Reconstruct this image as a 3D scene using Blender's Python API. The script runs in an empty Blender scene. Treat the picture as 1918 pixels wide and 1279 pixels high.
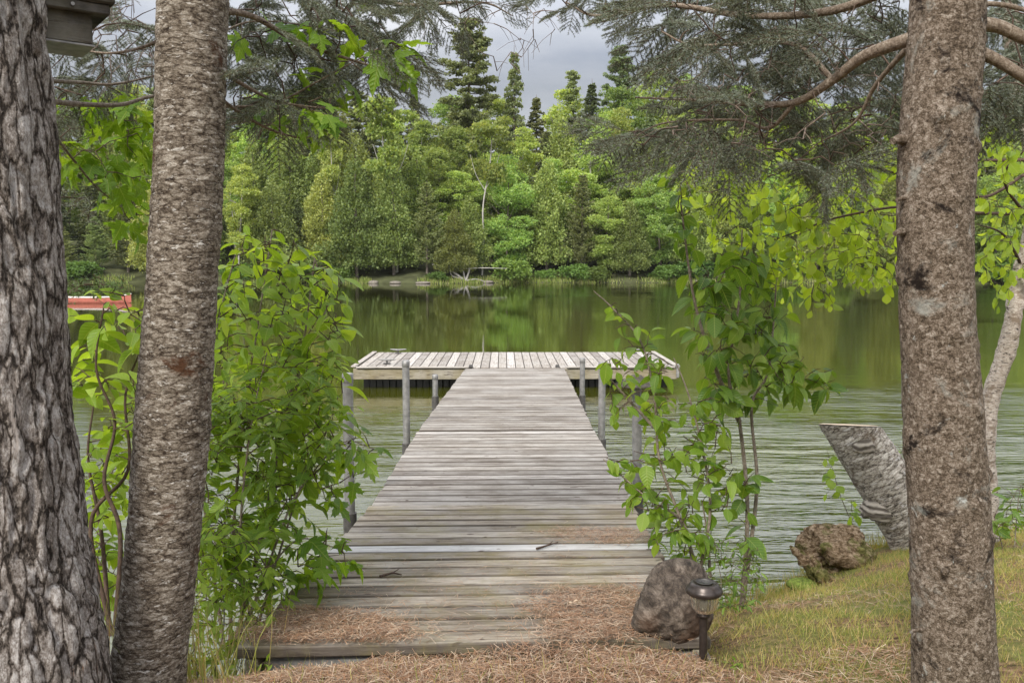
import bpy, math, random
import numpy as np
from mathutils import Vector
R = math.radians
S = bpy.context.scene
COL = S.collection
random.seed(7)
# ------------------------------------------------------------------ camera
CAMZ, PITCH, F = 2.05, R(5.17), 1630.0
cam = bpy.data.objects.new('camera', bpy.data.cameras.new('camera'))
COL.objects.link(cam); S.camera = cam
cam.location = (0, 0, CAMZ); cam.rotation_euler = (R(90) - PITCH, 0, 0)
cam.data.sensor_width = 36; cam.data.lens = 36 * F / 1918
cam.data.clip_start = .05; cam.data.clip_end = 2000
# ------------------------------------------------------------------ sky, sun, exposure
SUN_EL, SUN_AZ = 42, 205
W = bpy.data.worlds.new('World'); S.world = W; W.use_nodes = True
nt = W.node_tree; nt.nodes.clear()
def N(t, ty, **k):
    n = t.nodes.new(ty)
    for a, b in k.items(): setattr(n, a, b)
    return n
def L(t, a, b): t.links.new(a, b)
sky = N(nt, 'ShaderNodeTexSky', sky_type='NISHITA', sun_disc=False)
sky.sun_elevation = R(SUN_EL); sky.sun_rotation = R(SUN_AZ)
tc = N(nt, 'ShaderNodeTexCoord'); sep = N(nt, 'ShaderNodeSeparateXYZ'); L(nt, tc.outputs['Generated'], sep.inputs[0])
mp = N(nt, 'ShaderNodeMapping'); mp.inputs['Scale'].default_value = (1, 1, 3.5); L(nt, tc.outputs['Generated'], mp.inputs[0])
cn = N(nt, 'ShaderNodeTexNoise'); cn.inputs['Scale'].default_value = 3.2; cn.inputs['Detail'].default_value = 6; cn.inputs['Roughness'].default_value = .55
L(nt, mp.outputs[0], cn.inputs[0])
cr = N(nt, 'ShaderNodeValToRGB'); L(nt, cn.outputs[0], cr.inputs[0])
cr.color_ramp.elements[0].position = .34; cr.color_ramp.elements[0].color = (.62, .66, .76, 1)
cr.color_ramp.elements[1].position = .68; cr.color_ramp.elements[1].color = (1.15, 1.15, 1.18, 1)
# overcast: the cloud deck is about three times brighter overhead than at the horizon
el = N(nt, 'ShaderNodeMapRange'); L(nt, sep.outputs[2], el.inputs[0])
el.inputs[1].default_value = 0.19; el.inputs[2].default_value = .60; el.inputs[3].default_value = 2.3; el.inputs[4].default_value = 13.0
mu = N(nt, 'ShaderNodeVectorMath', operation='SCALE'); L(nt, cr.outputs[0], mu.inputs[0]); L(nt, el.outputs[0], mu.inputs['Scale'])
mx = N(nt, 'ShaderNodeMix', data_type='RGBA'); mx.inputs[0].default_value = .9
L(nt, sky.outputs[0], mx.inputs[6]); L(nt, mu.outputs[0], mx.inputs[7])
bg = N(nt, 'ShaderNodeBackground'); bg.inputs[1].default_value = .10; L(nt, mx.outputs[2], bg.inputs[0])
wo = N(nt, 'ShaderNodeOutputWorld'); L(nt, bg.outputs[0], wo.inputs[0])
sl = bpy.data.lights.new('sun', 'SUN'); sl.energy = 2.3; sl.angle = R(14); sl.color = (1, .95, .87)
sun = bpy.data.objects.new('sun', sl); COL.objects.link(sun)
# azimuth 205 measured clockwise from +Y: light comes from behind and left of the camera
az = R(SUN_AZ); sd = Vector((math.sin(az) * math.cos(R(SUN_EL)), math.cos(az) * math.cos(R(SUN_EL)), math.sin(R(SUN_EL))))
sun.rotation_euler = sd.to_track_quat('Z', 'Y').to_euler()
S.view_settings.view_transform = 'Standard'; S.view_settings.look = 'None'
S.view_settings.exposure = 1.0; S.view_settings.gamma = 1
S.render.engine = 'CYCLES'
S.cycles.max_bounces = 6; S.cycles.transparent_max_bounces = 6; S.cycles.transmission_bounces = 4

# ------------------------------------------------------------------ helpers
CP, SP = math.cos(PITCH), math.sin(PITCH)
def ray(px, py):
    x = (px - 959) / F; y = -(py - 639.5) / F
    return np.array([x, CP + y * SP, -SP + y * CP])
def at(px, py, Y):                       # the point of the place at depth Y along the line of sight
    d = ray(px, py); t = Y / d[1]
    return np.array([0, 0, CAMZ]) + d * t
def onz(px, py, z):
    d = ray(px, py); t = (z - CAMZ) / d[2]
    return np.array([0, 0, CAMZ]) + d * t
def nrm(v):
    v = np.asarray(v, float); return v / np.maximum(np.linalg.norm(v, axis=-1, keepdims=True), 1e-9)
def _h(ix, iy, iz, s):
    h = (ix.astype(np.int64) * 374761393 + iy.astype(np.int64) * 668265263 + iz.astype(np.int64) * 2147483647 + s * 974711) & 0xffffffff
    h = ((h ^ (h >> 13)) * 1274126177) & 0xffffffff
    h = (h ^ (h >> 16)) & 0xffffffff
    return h / 4294967295.0
def vn(p, s=0):
    p = np.asarray(p, float); i = np.floor(p).astype(np.int64); f = p - i; f = f * f * (3 - 2 * f)
    r = 0
    for a in (0, 1):
        for b in (0, 1):
            for c in (0, 1):
                w = (f[..., 0] if a else 1 - f[..., 0]) * (f[..., 1] if b else 1 - f[..., 1]) * (f[..., 2] if c else 1 - f[..., 2])
                r = r + w * _h(i[..., 0] + a, i[..., 1] + b, i[..., 2] + c, s)
    return r * 2 - 1
def fbm(p, o=4, s=0):
    p = np.asarray(p, float); r = 0; a = 1; t = 0
    for k in range(o): r = r + a * vn(p * 2 ** k, s + k); t += a; a *= .5
    return r / t

class MB:
    def __init__(s): s.v = []; s.f = []; s.n = 0; s.lc = []; s.m = []
    def add(s, V, Fc, lc=None, mi=0):
        V = np.asarray(V, float).reshape(-1, 3)
        if isinstance(Fc, np.ndarray): Fc = [Fc]
        else:
            g = {}
            for f in Fc: g.setdefault(len(f), []).append(f)
            Fc = [np.array(x) for x in g.values()]
        for a in Fc: s.f.append(a + s.n); s.m.append(np.full(len(a), mi))
        s.v.append(V); s.lc.append(V * 0 if lc is None else np.asarray(lc, float).reshape(-1, 3)); s.n += len(V)
        return s
    def build(s, name, mat, parent=None, smooth=True, loc=None):
        V = np.concatenate(s.v); o0 = np.zeros(3)
        if parent is not None:
            o0 = np.array(WL(parent))
        elif loc is not None: o0 = np.array(loc, float)
        me = bpy.data.meshes.new(name)
        me.vertices.add(len(V)); me.vertices.foreach_set('co', (V - o0).astype(np.float32).ravel())
        lo = np.concatenate([a.ravel() for a in s.f]); sz = np.concatenate([np.full(len(a), a.shape[1]) for a in s.f])
        me.loops.add(len(lo)); me.loops.foreach_set('vertex_index', lo.astype(np.int32))
        me.polygons.add(len(sz)); st = np.concatenate([[0], np.cumsum(sz)[:-1]])
        me.polygons.foreach_set('loop_start', st.astype(np.int32))
        me.polygons.foreach_set('material_index', np.concatenate(s.m).astype(np.int32))
        me.polygons.foreach_set('use_smooth', np.full(len(sz), smooth))
        at_ = me.attributes.new('lc', 'FLOAT_VECTOR', 'POINT'); at_.data.foreach_set('vector', np.concatenate(s.lc).astype(np.float32).ravel())
        me.update(calc_edges=True)
        for m in (mat if isinstance(mat, list) else [mat]): me.materials.append(m)
        o = bpy.data.objects.new(name, me); COL.objects.link(o)
        if parent is not None: o.parent = parent
        elif loc is not None: o.location = loc
        return o
def WL(o):
    p = Vector(o.location)
    while o.parent: o = o.parent; p = p + o.location
    return p
def tag(o, label=None, cat=None, group=None, kind=None):
    if label: o['label'] = label
    if cat: o['category'] = cat
    if group: o['group'] = group
    if kind: o['kind'] = kind
    return o
def thing(name, loc, label, cat, group=None):
    o = bpy.data.objects.new(name, None); COL.objects.link(o); o.location = Vector([float(a) for a in loc]); o.empty_display_size = .1
    return tag(o, label, cat, group)
def tube(mb, P, r, n=6, caps=True, mi=0):
    P = np.asarray(P, float); m = len(P); r = np.broadcast_to(np.asarray(r, float), (m,))
    T = np.gradient(P, axis=0); T = nrm(T)
    u = np.cross(T[0], [0, 0, 1.]); 
    if np.linalg.norm(u) < .05: u = np.cross(T[0], [0, 1., 0])
    U = [nrm(u)]
    for k in range(1, m):
        u = U[-1] - T[k] * np.dot(U[-1], T[k]); U.append(nrm(u))
    U = np.array(U); B = np.cross(T, U); a = np.arange(n) * 2 * math.pi / n
    V = P[:, None] + r[:, None, None] * (np.cos(a)[None, :, None] * U[:, None] + np.sin(a)[None, :, None] * B[:, None])
    i = np.arange(m - 1)[:, None] * n; j = np.arange(n)[None]; j2 = (j + 1) % n
    Fq = np.stack([i + j, i + j2, i + n + j2, i + n + j], -1).reshape(-1, 4)
    s = np.concatenate([[0], np.cumsum(np.linalg.norm(np.diff(P, axis=0), axis=1))])
    lc = np.stack(np.broadcast_arrays(np.cos(a)[None] * r[:, None], np.sin(a)[None] * r[:, None], s[:, None]), -1).reshape(-1, 3)
    mb.add(V, Fq, lc, mi)
    if caps:
        mb.add(np.vstack([V[0], V[-1]]), [list(range(n))[::-1], list(range(n, 2 * n))], np.vstack([lc[:n], lc[-n:]]), mi)
    return mb
def spline(P, k=6):
    P = np.asarray(P, float); out = []
    Q = np.vstack([2 * P[0] - P[1], P, 2 * P[-1] - P[-2]])
    for i in range(1, len(Q) - 2):
        p0, p1, p2, p3 = Q[i - 1:i + 3]
        for t in np.arange(k) / k:
            out.append(.5 * (2 * p1 + (p2 - p0) * t + (2 * p0 - 5 * p1 + 4 * p2 - p3) * t * t + (3 * p1 - p0 - 3 * p2 + p3) * t ** 3))
    out.append(P[-1]); return np.array(out)
def box(mb, c, sx, sy, sz, X=(1, 0, 0), Y=(0, 1, 0), Z=(0, 0, 1), bev=0, mi=0, lc0=None):
    X, Y, Z = map(np.asarray, (X, Y, Z)); b = min(bev, sx * .3, sy * .3, sz * .3) if bev else 0
    pr = []
    hx, hy, hz = sx / 2, sy / 2, sz / 2
    if b: ring = [(-hy + b, -hz), (hy - b, -hz), (hy, -hz + b), (hy, hz - b), (hy - b, hz), (-hy + b, hz), (-hy, hz - b), (-hy, -hz + b)]
    else: ring = [(-hy, -hz), (hy, -hz), (hy, hz), (-hy, hz)]
    n = len(ring); xs = [-hx, -hx + b, hx - b, hx] if b else [-hx, hx]
    lv = []
    for q, x in enumerate(xs):
        k = 1 if not b or q in (1, 2) else (1 - b / max(hy, hz))
        for y, z in ring:
            kk = k
            lv.append((x, y * (1 - (b / hy if b and q in (0, 3) else 0)), z * (1 - (b / hz if b and q in (0, 3) else 0))))
    lv = np.array(lv); V = np.asarray(c, float) + lv[:, :1] * X + lv[:, 1:2] * Y + lv[:, 2:] * Z
    Fc = []
    for q in range(len(xs) - 1):
        for k in range(n): Fc.append([q * n + k, q * n + (k + 1) % n, (q + 1) * n + (k + 1) % n, (q + 1) * n + k])
    Fc += [list(range(n))[::-1], list(range((len(xs) - 1) * n, len(xs) * n))]
    mb.add(V, [f for f in Fc], lv + (0 if lc0 is None else np.asarray(lc0)), mi); return mb
def lathe(mb, c, prof, n=32, flute=0, fn=0, mi=0):
    prof = np.asarray(prof, float); a = np.arange(n) * 2 * math.pi / n
    rr = prof[:, :1] * (1 + flute * np.cos(fn * a)[None]) if fn else np.repeat(prof[:, :1], n, 1)
    V = np.stack([rr * np.cos(a), rr * np.sin(a), np.repeat(prof[:, 1:2], n, 1)], -1) + np.asarray(c)
    m = len(prof); i = np.arange(m - 1)[:, None] * n; j = np.arange(n)[None]; j2 = (j + 1) % n
    mb.add(V, np.stack([i + j, i + j2, i + n + j2, i + n + j], -1).reshape(-1, 4), V - np.asarray(c), mi); return mb
def inst(mb, T, pos, d, nn, sc, mi=0):
    TV, TF = T; d = nrm(d); nn = np.asarray(nn, float); nn = nrm(nn - d * (nn * d).sum(-1, keepdims=True)); sx = np.cross(d, nn)
    sc = np.asarray(sc, float); sc = sc[:, None] if sc.ndim == 1 else sc
    s3 = np.broadcast_to(sc, (len(pos), 3)) if sc.shape[1] != 3 else sc
    V = pos[:, None] + (TV[None, :, 0] * s3[:, :1])[..., None] * sx[:, None] + (TV[None, :, 1] * s3[:, 1:2])[..., None] * d[:, None] + (TV[None, :, 2] * s3[:, 2:])[..., None] * nn[:, None]
    m, k = len(pos), len(TV); off = (np.arange(m) * k)
    groups = {}
    for f in TF: groups.setdefault(len(f), []).append(f)
    Fs = [(np.array(g)[None] + off[:, None, None]).reshape(-1, q) for q, g in groups.items()]
    V = V.reshape(-1, 3); lc = np.tile(TV, (m, 1))
    for a in Fs: mb.f.append(a + mb.n); mb.m.append(np.full(len(a), mi))
    mb.v.append(V); mb.lc.append(lc); mb.n += len(V)

# ------------------------------------------------------------------ materials
def mat(name, rough=.8, spec=.3):
    m = bpy.data.materials.new(name); m.use_nodes = True; t = m.node_tree; b = t.nodes['Principled BSDF']
    b.inputs['Roughness'].default_value = rough; b.inputs['Specular IOR Level'].default_value = spec
    return m, t, b
def ramp(t, src, stops):
    r = N(t, 'ShaderNodeValToRGB'); L(t, src, r.inputs[0]); e = r.color_ramp.elements
    while len(e) < len(stops): e.new(.5)
    for k, (p, c) in enumerate(stops): e[k].position = p; e[k].color = (*c, 1)
    return r.outputs[0]
def coords(t, scale, attr=False, rot=None):
    if attr: s = N(t, 'ShaderNodeAttribute', attribute_name='lc').outputs['Vector']
    else: s = N(t, 'ShaderNodeTexCoord').outputs['Object']
    m = N(t, 'ShaderNodeMapping'); m.inputs['Scale'].default_value = scale
    if rot: m.inputs['Rotation'].default_value = rot
    L(t, s, m.inputs[0]); return m.outputs[0]
def noise(t, vec, scale=1, detail=5, rough=.6, dist=0):
    n = N(t, 'ShaderNodeTexNoise'); n.inputs['Scale'].default_value = scale; n.inputs['Detail'].default_value = detail
    n.inputs['Roughness'].default_value = rough; n.inputs['Distortion'].default_value = dist; L(t, vec, n.inputs[0]); return n.outputs[0]
def mixc(t, f, a, b, mode='MIX'):
    m = N(t, 'ShaderNodeMix', data_type='RGBA', blend_type=mode)
    for i, x in ((0, f), (6, a), (7, b)):
        if isinstance(x, (int, float)): m.inputs[i].default_value = x
        elif isinstance(x, tuple): m.inputs[i].default_value = (*x, 1)
        else: L(t, x, m.inputs[i])
    return m.outputs[2]
def math_(t, op, a, b=0.):
    m = N(t, 'ShaderNodeMath', operation=op)
    for i, x in enumerate((a, b)):
        if isinstance(x, (int, float)): m.inputs[i].default_value = x
        else: L(t, x, m.inputs[i])
    return m.outputs[0]
def bump(t, b, h, strength=.6, dist=.01):
    n = N(t, 'ShaderNodeBump'); n.inputs['Strength'].default_value = strength; n.inputs['Distance'].default_value = dist
    L(t, h, n.inputs['Height']); L(t, n.outputs[0], b.inputs['Normal']); return n
def addv(t, a, b):
    m = N(t, 'ShaderNodeVectorMath', operation='ADD'); L(t, a, m.inputs[0])
    if isinstance(b, tuple): m.inputs[1].default_value = b
    else: L(t, b, m.inputs[1])
    return m.outputs[0]
def island(t): return N(t, 'ShaderNodeNewGeometry').outputs['Random Per Island']
def isl_vec(t):
    c = N(t, 'ShaderNodeCombineXYZ'); i = island(t)
    L(t, math_(t, 'MULTIPLY', i, 37.), c.inputs[0]); L(t, math_(t, 'MULTIPLY', i, 91.), c.inputs[1]); L(t, math_(t, 'MULTIPLY', i, 53.), c.inputs[2]); return c.outputs[0]

def m_leaf(name, cols, trans=.4, rough=.42, vein=True, objrand=0, tcol=None):
    m, t, b = mat(name, rough, .35)
    i = island(t); c = ramp(t, i, [(k / (len(cols) - 1), q) for k, q in enumerate(cols)])
    if objrand:
        oi = N(t, 'ShaderNodeObjectInfo').outputs['Random']
        hs = N(t, 'ShaderNodeHueSaturation'); L(t, c, hs.inputs['Color'])
        L(t, math_(t, 'ADD', math_(t, 'MULTIPLY', oi, .045 * objrand), .5 - .018 * objrand), hs.inputs['Hue'])
        o2 = math_(t, 'FRACT', math_(t, 'MULTIPLY', oi, 17.3))
        L(t, math_(t, 'ADD', math_(t, 'MULTIPLY', o2, .7 * objrand), 1 - .35 * objrand), hs.inputs['Value']); c = hs.outputs[0]
    if vein:
        a = N(t, 'ShaderNodeAttribute', attribute_name='lc').outputs['Vector']; s = N(t, 'ShaderNodeSeparateXYZ'); L(t, a, s.inputs[0])
        ax = math_(t, 'ABSOLUTE', s.outputs[0])
        mid = math_(t, 'LESS_THAN', ax, .016)
        w = math_(t, 'SINE', math_(t, 'MULTIPLY', math_(t, 'SUBTRACT', s.outputs[1], math_(t, 'MULTIPLY', ax, .9)), 50.))
        sv = math_(t, 'MULTIPLY', math_(t, 'GREATER_THAN', w, .82), .45)
        c = mixc(t, math_(t, 'MULTIPLY', math_(t, 'MAXIMUM', mid, sv), .5), c, (.30, .36, .10))
        bump(t, b, w, .35, .002)
    L(t, c, b.inputs['Base Color'])
    tr = N(t, 'ShaderNodeBsdfTranslucent')
    tc_ = mixc(t, 1., c, tcol or (1.9, 1.7, .7), 'MULTIPLY'); L(t, tc_, tr.inputs[0])
    ms = N(t, 'ShaderNodeMixShader'); ms.inputs[0].default_value = trans
    L(t, b.outputs[0], ms.inputs[1]); L(t, tr.outputs[0], ms.inputs[2]); L(t, ms.outputs[0], t.nodes['Material Output'].inputs[0])
    return m
def m_plain(name, col, rough=.6, spec=.4, metal=0, var=.25, sc=30, bmp=.3):
    m, t, b = mat(name, rough, spec); b.inputs['Metallic'].default_value = metal
    n = noise(t, coords(t, (1, 1, 1)), sc, 5)
    L(t, ramp(t, n, [(.3, tuple(x * (1 - var) for x in col)), (.7, tuple(min(1, x * (1 + var)) for x in col))]), b.inputs['Base Color'])
    if bmp: bump(t, b, n, bmp, .004)
    return m
def voro(t, vec, scale=1, feat='DISTANCE_TO_EDGE'):
    v = N(t, 'ShaderNodeTexVoronoi', feature=feat); v.inputs['Scale'].default_value = scale; L(t, vec, v.inputs['Vector']); return v.outputs['Distance'] if feat == 'DISTANCE_TO_EDGE' else v.outputs['Color']
def m_bark(name, cols, sc, zs, bmp=.9, dist=.012, patch=None, vor=None, detail=8, attr=False):
    """vor = (cells per metre around, cells per metre along, distortion, fissure width, fissure depth)"""
    m, t, b = mat(name, .9, .15)
    n = noise(t, coords(t, (1, 1, zs), attr), sc, detail, .78, .4)
    n2 = noise(t, coords(t, (1, 1, zs * .8), attr), sc * 3.6, 3, .8)
    h = math_(t, 'ADD', math_(t, 'MULTIPLY', n, .6), math_(t, 'MULTIPLY', n2, .4))
    if vor:
        a, z, ds, fw, fd = vor
        wn = N(t, 'ShaderNodeTexNoise'); wn.inputs['Scale'].default_value = 1; wn.inputs['Detail'].default_value = 4; L(t, coords(t, (a * .9, a * .9, z * .9), attr), wn.inputs[0])
        sv = N(t, 'ShaderNodeVectorMath', operation='SCALE'); L(t, wn.outputs['Color'], sv.inputs[0]); sv.inputs['Scale'].default_value = ds
        vv = addv(t, coords(t, (a, a, z), attr), sv.outputs[0])
        e = N(t, 'ShaderNodeMapRange'); L(t, voro(t, vv), e.inputs[0]); e.inputs[1].default_value = 0; e.inputs[2].default_value = fw; e.inputs[3].default_value = -fd; e.inputs[4].default_value = 0
        ce = N(t, 'ShaderNodeSeparateColor'); L(t, voro(t, vv, 1, 'F1'), ce.inputs[0])
        h = math_(t, 'ADD', math_(t, 'ADD', h, e.outputs[0]), math_(t, 'MULTIPLY', math_(t, 'SUBTRACT', ce.outputs[0], .5), .10))
    c = ramp(t, h, cols)
    if patch:
        for (pc, ps, lo, hi, pz) in patch:
            q = noise(t, coords(t, (1, 1, pz), attr), ps, 6, .7, .4)
            c = mixc(t, ramp(t, q, [(lo, (0, 0, 0)), (hi, (1, 1, 1))]), c, pc)
    L(t, c, b.inputs['Base Color']); bump(t, b, h, bmp, dist); return m
M = {}
M['bark_rough'] = m_bark('rough_bark', [(.33, (.030, .024, .019)), (.42, (.15, .125, .105)), (.50, (.30, .268, .24)), (.60, (.56, .53, .50))], 60, .55, 1, .02,
    patch=[((.26, .14, .085), 5, .66, .70, .25), ((.42, .37, .33), 9, .64, .68, .15)], vor=(28, 7, 1.3, .13, .17))
M['bark_fir'] = m_bark('lenticel_bark', [(.34, (.035, .025, .018)), (.44, (.135, .108, .080)), (.52, (.255, .218, .172)), (.63, (.45, .41, .35))], 40, 1.9, 1, .010,
    patch=[((.50, .47, .42), 30, .585, .63, 2.6), ((.075, .036, .018), 5, .58, .66, 1), ((.30, .33, .22), 70, .68, .72, 1)], vor=(24, 62, 1.2, .2, .09))
M['bark_spruce'] = m_bark('scaly_bark', [(.35, (.030, .021, .014)), (.44, (.115, .085, .058)), (.52, (.232, .182, .138)), (.62, (.43, .38, .315))], 80, 1.5, 1, .012,
    patch=[((.016, .011, .008), 6.5, .575, .66, 1.3), ((.36, .37, .33), 4.5, .58, .72, 1), ((.42, .43, .40), 18, .63, .69, .8), ((.018, .012, .009), 22, .66, .70, 2)], vor=(80, 75, 1.3, .25, .05))
M['limb'] = m_bark('limb_bark', [(.36, (.04, .028, .02)), (.5, (.17, .13, .095)), (.64, (.36, .31, .25))], 70, 1, .8, .006)
M['bark_birch'] = m_bark('birch_bark', [(.36, (.10, .075, .06)), (.45, (.33, .275, .23)), (.60, (.60, .54, .48))], 24, 2.6, 1, .008,
    patch=[((.045, .035, .03), 26, .56, .60, 3), ((.22, .17, .13), 7, .52, .6, 1.4)])
M['bark_log'] = m_bark('old_birch_bark', [(.34, (.05, .042, .035)), (.44, (.17, .145, .12)), (.54, (.32, .28, .245)), (.66, (.55, .51, .46))], 11, 1, 1, .012,
    patch=[((.12, .085, .06), 4, .56, .66, 1)])
M['bark_far'] = m_plain('far_bark', (.16, .135, .115), .9, .1, 0, .4, 4, .3)
M['bark_white'] = m_plain('far_birch_bark', (.36, .34, .31), .9, .1, 0, .35, 3, .2)
M['twig'] = m_plain('twig_bark', (.075, .05, .036), .85, .2, 0, .45, 60)
M['twig_grey'] = m_plain('dead_twig', (.17, .13, .105), .85, .2, 0, .4, 60)
M['stem'] = m_bark('stem_bark', [(.38, (.07, .05, .035)), (.5, (.19, .155, .12)), (.62, (.33, .29, .24))], 80, .5, .6, .003)
M['leaf_bright'] = m_leaf('bright_leaf', [(.11, .20, .018), (.24, .36, .032), (.16, .27, .022), (.33, .45, .07)], .5)
M['leaf_mid'] = m_leaf('green_leaf', [(.08, .165, .02), (.16, .265, .026), (.11, .20, .02), (.22, .325, .045)], .48)
M['leaf_dark'] = m_leaf('dark_leaf', [(.045, .10, .018), (.12, .215, .024), (.07, .15, .02), (.18, .28, .032)], .42, .36)
M['leaf_birch'] = m_leaf('birch_leaf', [(.12, .20, .018), (.25, .35, .03), (.17, .26, .022), (.34, .44, .07)], .54)
M['leaf_maple'] = m_leaf('maple_leaf', [(.08, .17, .016), (.17, .29, .022), (.11, .21, .018), (.21, .33, .03)], .52)
M['needle'] = m_leaf('fir_needle', [(.04, .055, .035), (.12, .15, .10), (.30, .325, .27), (.07, .10, .06), (.15, .14, .09)], .15, .4, False)
M['needle_green'] = m_leaf('green_needle', [(.05, .10, .03), (.10, .17, .05), (.14, .21, .07)], .2, .4, False)
M['needle_brown'] = m_leaf('fallen_needle', [(.075, .035, .017), (.27, .135, .065), (.38, .26, .165), (.15, .066, .03), (.46, .37, .27), (.23, .12, .06)], .1, .6, False, tcol=(1, .8, .6))
M['grass'] = m_leaf('grass_blade', [(.09, .13, .02), (.20, .24, .045), (.40, .36, .14), (.13, .18, .03), (.46, .33, .17), (.24, .26, .06), (.36, .22, .10)], .3, .5, False)
M['grass_far'] = m_leaf('shore_grass', [(.12, .19, .03), (.22, .28, .06), (.36, .35, .16)], .3, .6, False)
def farleaf(n, cols, tr=.3): M[n] = m_leaf(n, cols, tr, .6, False, 1)
farleaf('cedar_leaf', [(.085, .125, .036), (.255, .295, .085), (.16, .205, .055), (.36, .40, .14)])
farleaf('broad_leaf', [(.10, .17, .045), (.30, .38, .10), (.18, .26, .065), (.42, .48, .17)], .42)
farleaf('spruce_leaf', [(.075, .10, .045), (.17, .20, .085), (.12, .145, .06), (.23, .25, .12)])
farleaf('pine_leaf', [(.11, .145, .055), (.24, .295, .115), (.17, .215, .085), (.33, .37, .18)])
farleaf('bush_leaf', [(.07, .13, .03), (.15, .24, .05), (.11, .18, .035), (.20, .29, .08)])

def m_wood(name, cols, alg=0, rough=.85, edge=.059):
    m, t, b = mat(name, rough, .2); iv = isl_vec(t)
    g = noise(t, addv(t, coords(t, (3.2, 46, 46), True), iv), 1, 9, .78, .6)
    g2 = noise(t, addv(t, coords(t, (5, 150, 150), True), iv), 1, 4, .75)
    h = math_(t, 'ADD', math_(t, 'MULTIPLY', g, .55), math_(t, 'MULTIPLY', g2, .45)); c = ramp(t, h, cols)
    c = mixc(t, 1., c, ramp(t, island(t), [(0, (.60, .57, .55)), (.3, (.85, .82, .79)), (.7, (1.05, 1.03, 1.0)), (1, (1.35, 1.35, 1.38))]), 'MULTIPLY')
    q = noise(t, coords(t, (1, 1, 1)), 2.3, 6, .65); c = mixc(t, ramp(t, q, [(.42, (0, 0, 0)), (.66, (.45, .45, .45))]), c, (.38, .365, .335))
    cr_ = noise(t, addv(t, coords(t, (4.5, 150, 60), True), iv), 1, 4, .7); c = mixc(t, ramp(t, cr_, [(.60, (0, 0, 0)), (.64, (.9, .9, .9))]), c, (.04, .03, .024))
    kn = noise(t, addv(t, coords(t, (16, 26, 26), True), iv), 1, 1, .4); c = mixc(t, ramp(t, kn, [(.74, (0, 0, 0)), (.77, (.8, .8, .8))]), c, (.06, .04, .03))
    if edge:                                 # shade of the gaps painted along the board edges, with weathered grime
        s_ = N(t, 'ShaderNodeSeparateXYZ'); L(t, N(t, 'ShaderNodeAttribute', attribute_name='lc').outputs['Vector'], s_.inputs[0])
        ed = N(t, 'ShaderNodeMapRange'); L(t, math_(t, 'ADD', math_(t, 'ABSOLUTE', s_.outputs[1]), math_(t, 'MULTIPLY', g, .018)), ed.inputs[0]); ed.inputs[1].default_value = edge; ed.inputs[2].default_value = edge + .012; ed.inputs[3].default_value = 0; ed.inputs[4].default_value = .8
        c = mixc(t, ed.outputs[0], c, (.05, .038, .03))
    if alg: q2 = noise(t, coords(t, (1, 1, 1)), 3.1, 6, .7); c = mixc(t, ramp(t, q2, [(.46, (0, 0, 0)), (.66, (alg, alg, alg))]), c, (.17, .145, .05))
    L(t, c, b.inputs['Base Color']); bump(t, b, h, .9, .006)
    return m
M['deck'] = m_wood('weathered_board', [(.37, (.035, .028, .022)), (.45, (.135, .118, .098)), (.52, (.26, .238, .21)), (.62, (.45, .43, .395))])
M['deck_ramp'] = m_wood('weathered_ramp_board', [(.37, (.035, .028, .020)), (.45, (.14, .116, .088)), (.53, (.26, .225, .178)), (.64, (.43, .395, .335))], .5)
M['deck_head'] = m_wood('platform_board', [(.36, (.07, .055, .043)), (.45, (.22, .195, .17)), (.53, (.36, .335, .305)), (.64, (.54, .52, .485))], edge=.068)
M['fascia'] = m_wood('fascia_board', [(.36, (.06, .048, .03)), (.46, (.17, .145, .095)), (.58, (.29, .26, .19))], .35, edge=0)
M['pale_board'] = m_wood('pale_board', [(.37, (.12, .11, .10)), (.46, (.30, .30, .295)), (.58, (.52, .52, .53))])
M['float'] = m_plain('black_float', (.022, .022, .02), .6, .3, 0, .4, 8)
M['galv'] = m_plain('galvanised_pipe', (.23, .225, .215), .55, .4, .5, .35, 22)
M['galv_dark'] = m_plain('dark_metal', (.08, .075, .07), .6, .4, .4, .3, 40)
M['concrete'] = m_plain('concrete_block', (.16, .155, .145), .95, .1, 0, .25, 50)
M['black_metal'] = m_plain('black_metal', (.045, .035, .03), .35, .5, .5, .4, 50, .15)
M['dark_wood'] = m_wood('dark_wood', [(.36, (.005, .004, .003)), (.5, (.014, .011, .008)), (.62, (.034, .027, .02))], .2, edge=0)
M['glass_roof'] = m_plain('grey_green_roof', (.20, .24, .22), .45, .4, 0, .2, 60, .2)
M['red'] = m_plain('red_hull', (.42, .13, .095), .6, .3, 0, .2, 5, 0)
M['white'] = m_plain('pale_rim', (.68, .60, .56), .5, .4, 0, .1, 8, 0)
M['moss'] = m_plain('moss', (.10, .13, .025), .95, .1, 0, .6, 40, 1)
M['stone'] = m_plain('shore_stone', (.17, .15, .125), .9, .2, 0, .4, 9, .6)
M['cutwood'] = m_plain('cut_wood', (.48, .38, .27), .85, .2, 0, .3, 30)
# mossy rotten wood
m, t, b = mat('rotten_wood', .95, .1); M['rotten'] = m
n_ = noise(t, coords(t, (1, 1, 1.6)), 30, 9, .8, .3)
c_ = ramp(t, n_, [(.38, (.03, .02, .012)), (.48, (.19, .125, .07)), (.6, (.46, .35, .24))])
q_ = noise(t, coords(t, (1, 1, 1)), 5, 5, .65); c_ = mixc(t, ramp(t, q_, [(.50, (0, 0, 0)), (.58, (.85, .85, .85))]), c_, ramp(t, n_, [(.4, (.045, .05, .012)), (.6, (.17, .17, .04))]))
L(t, c_, b.inputs['Base Color']); bump(t, b, n_, 1, .03)
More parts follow.
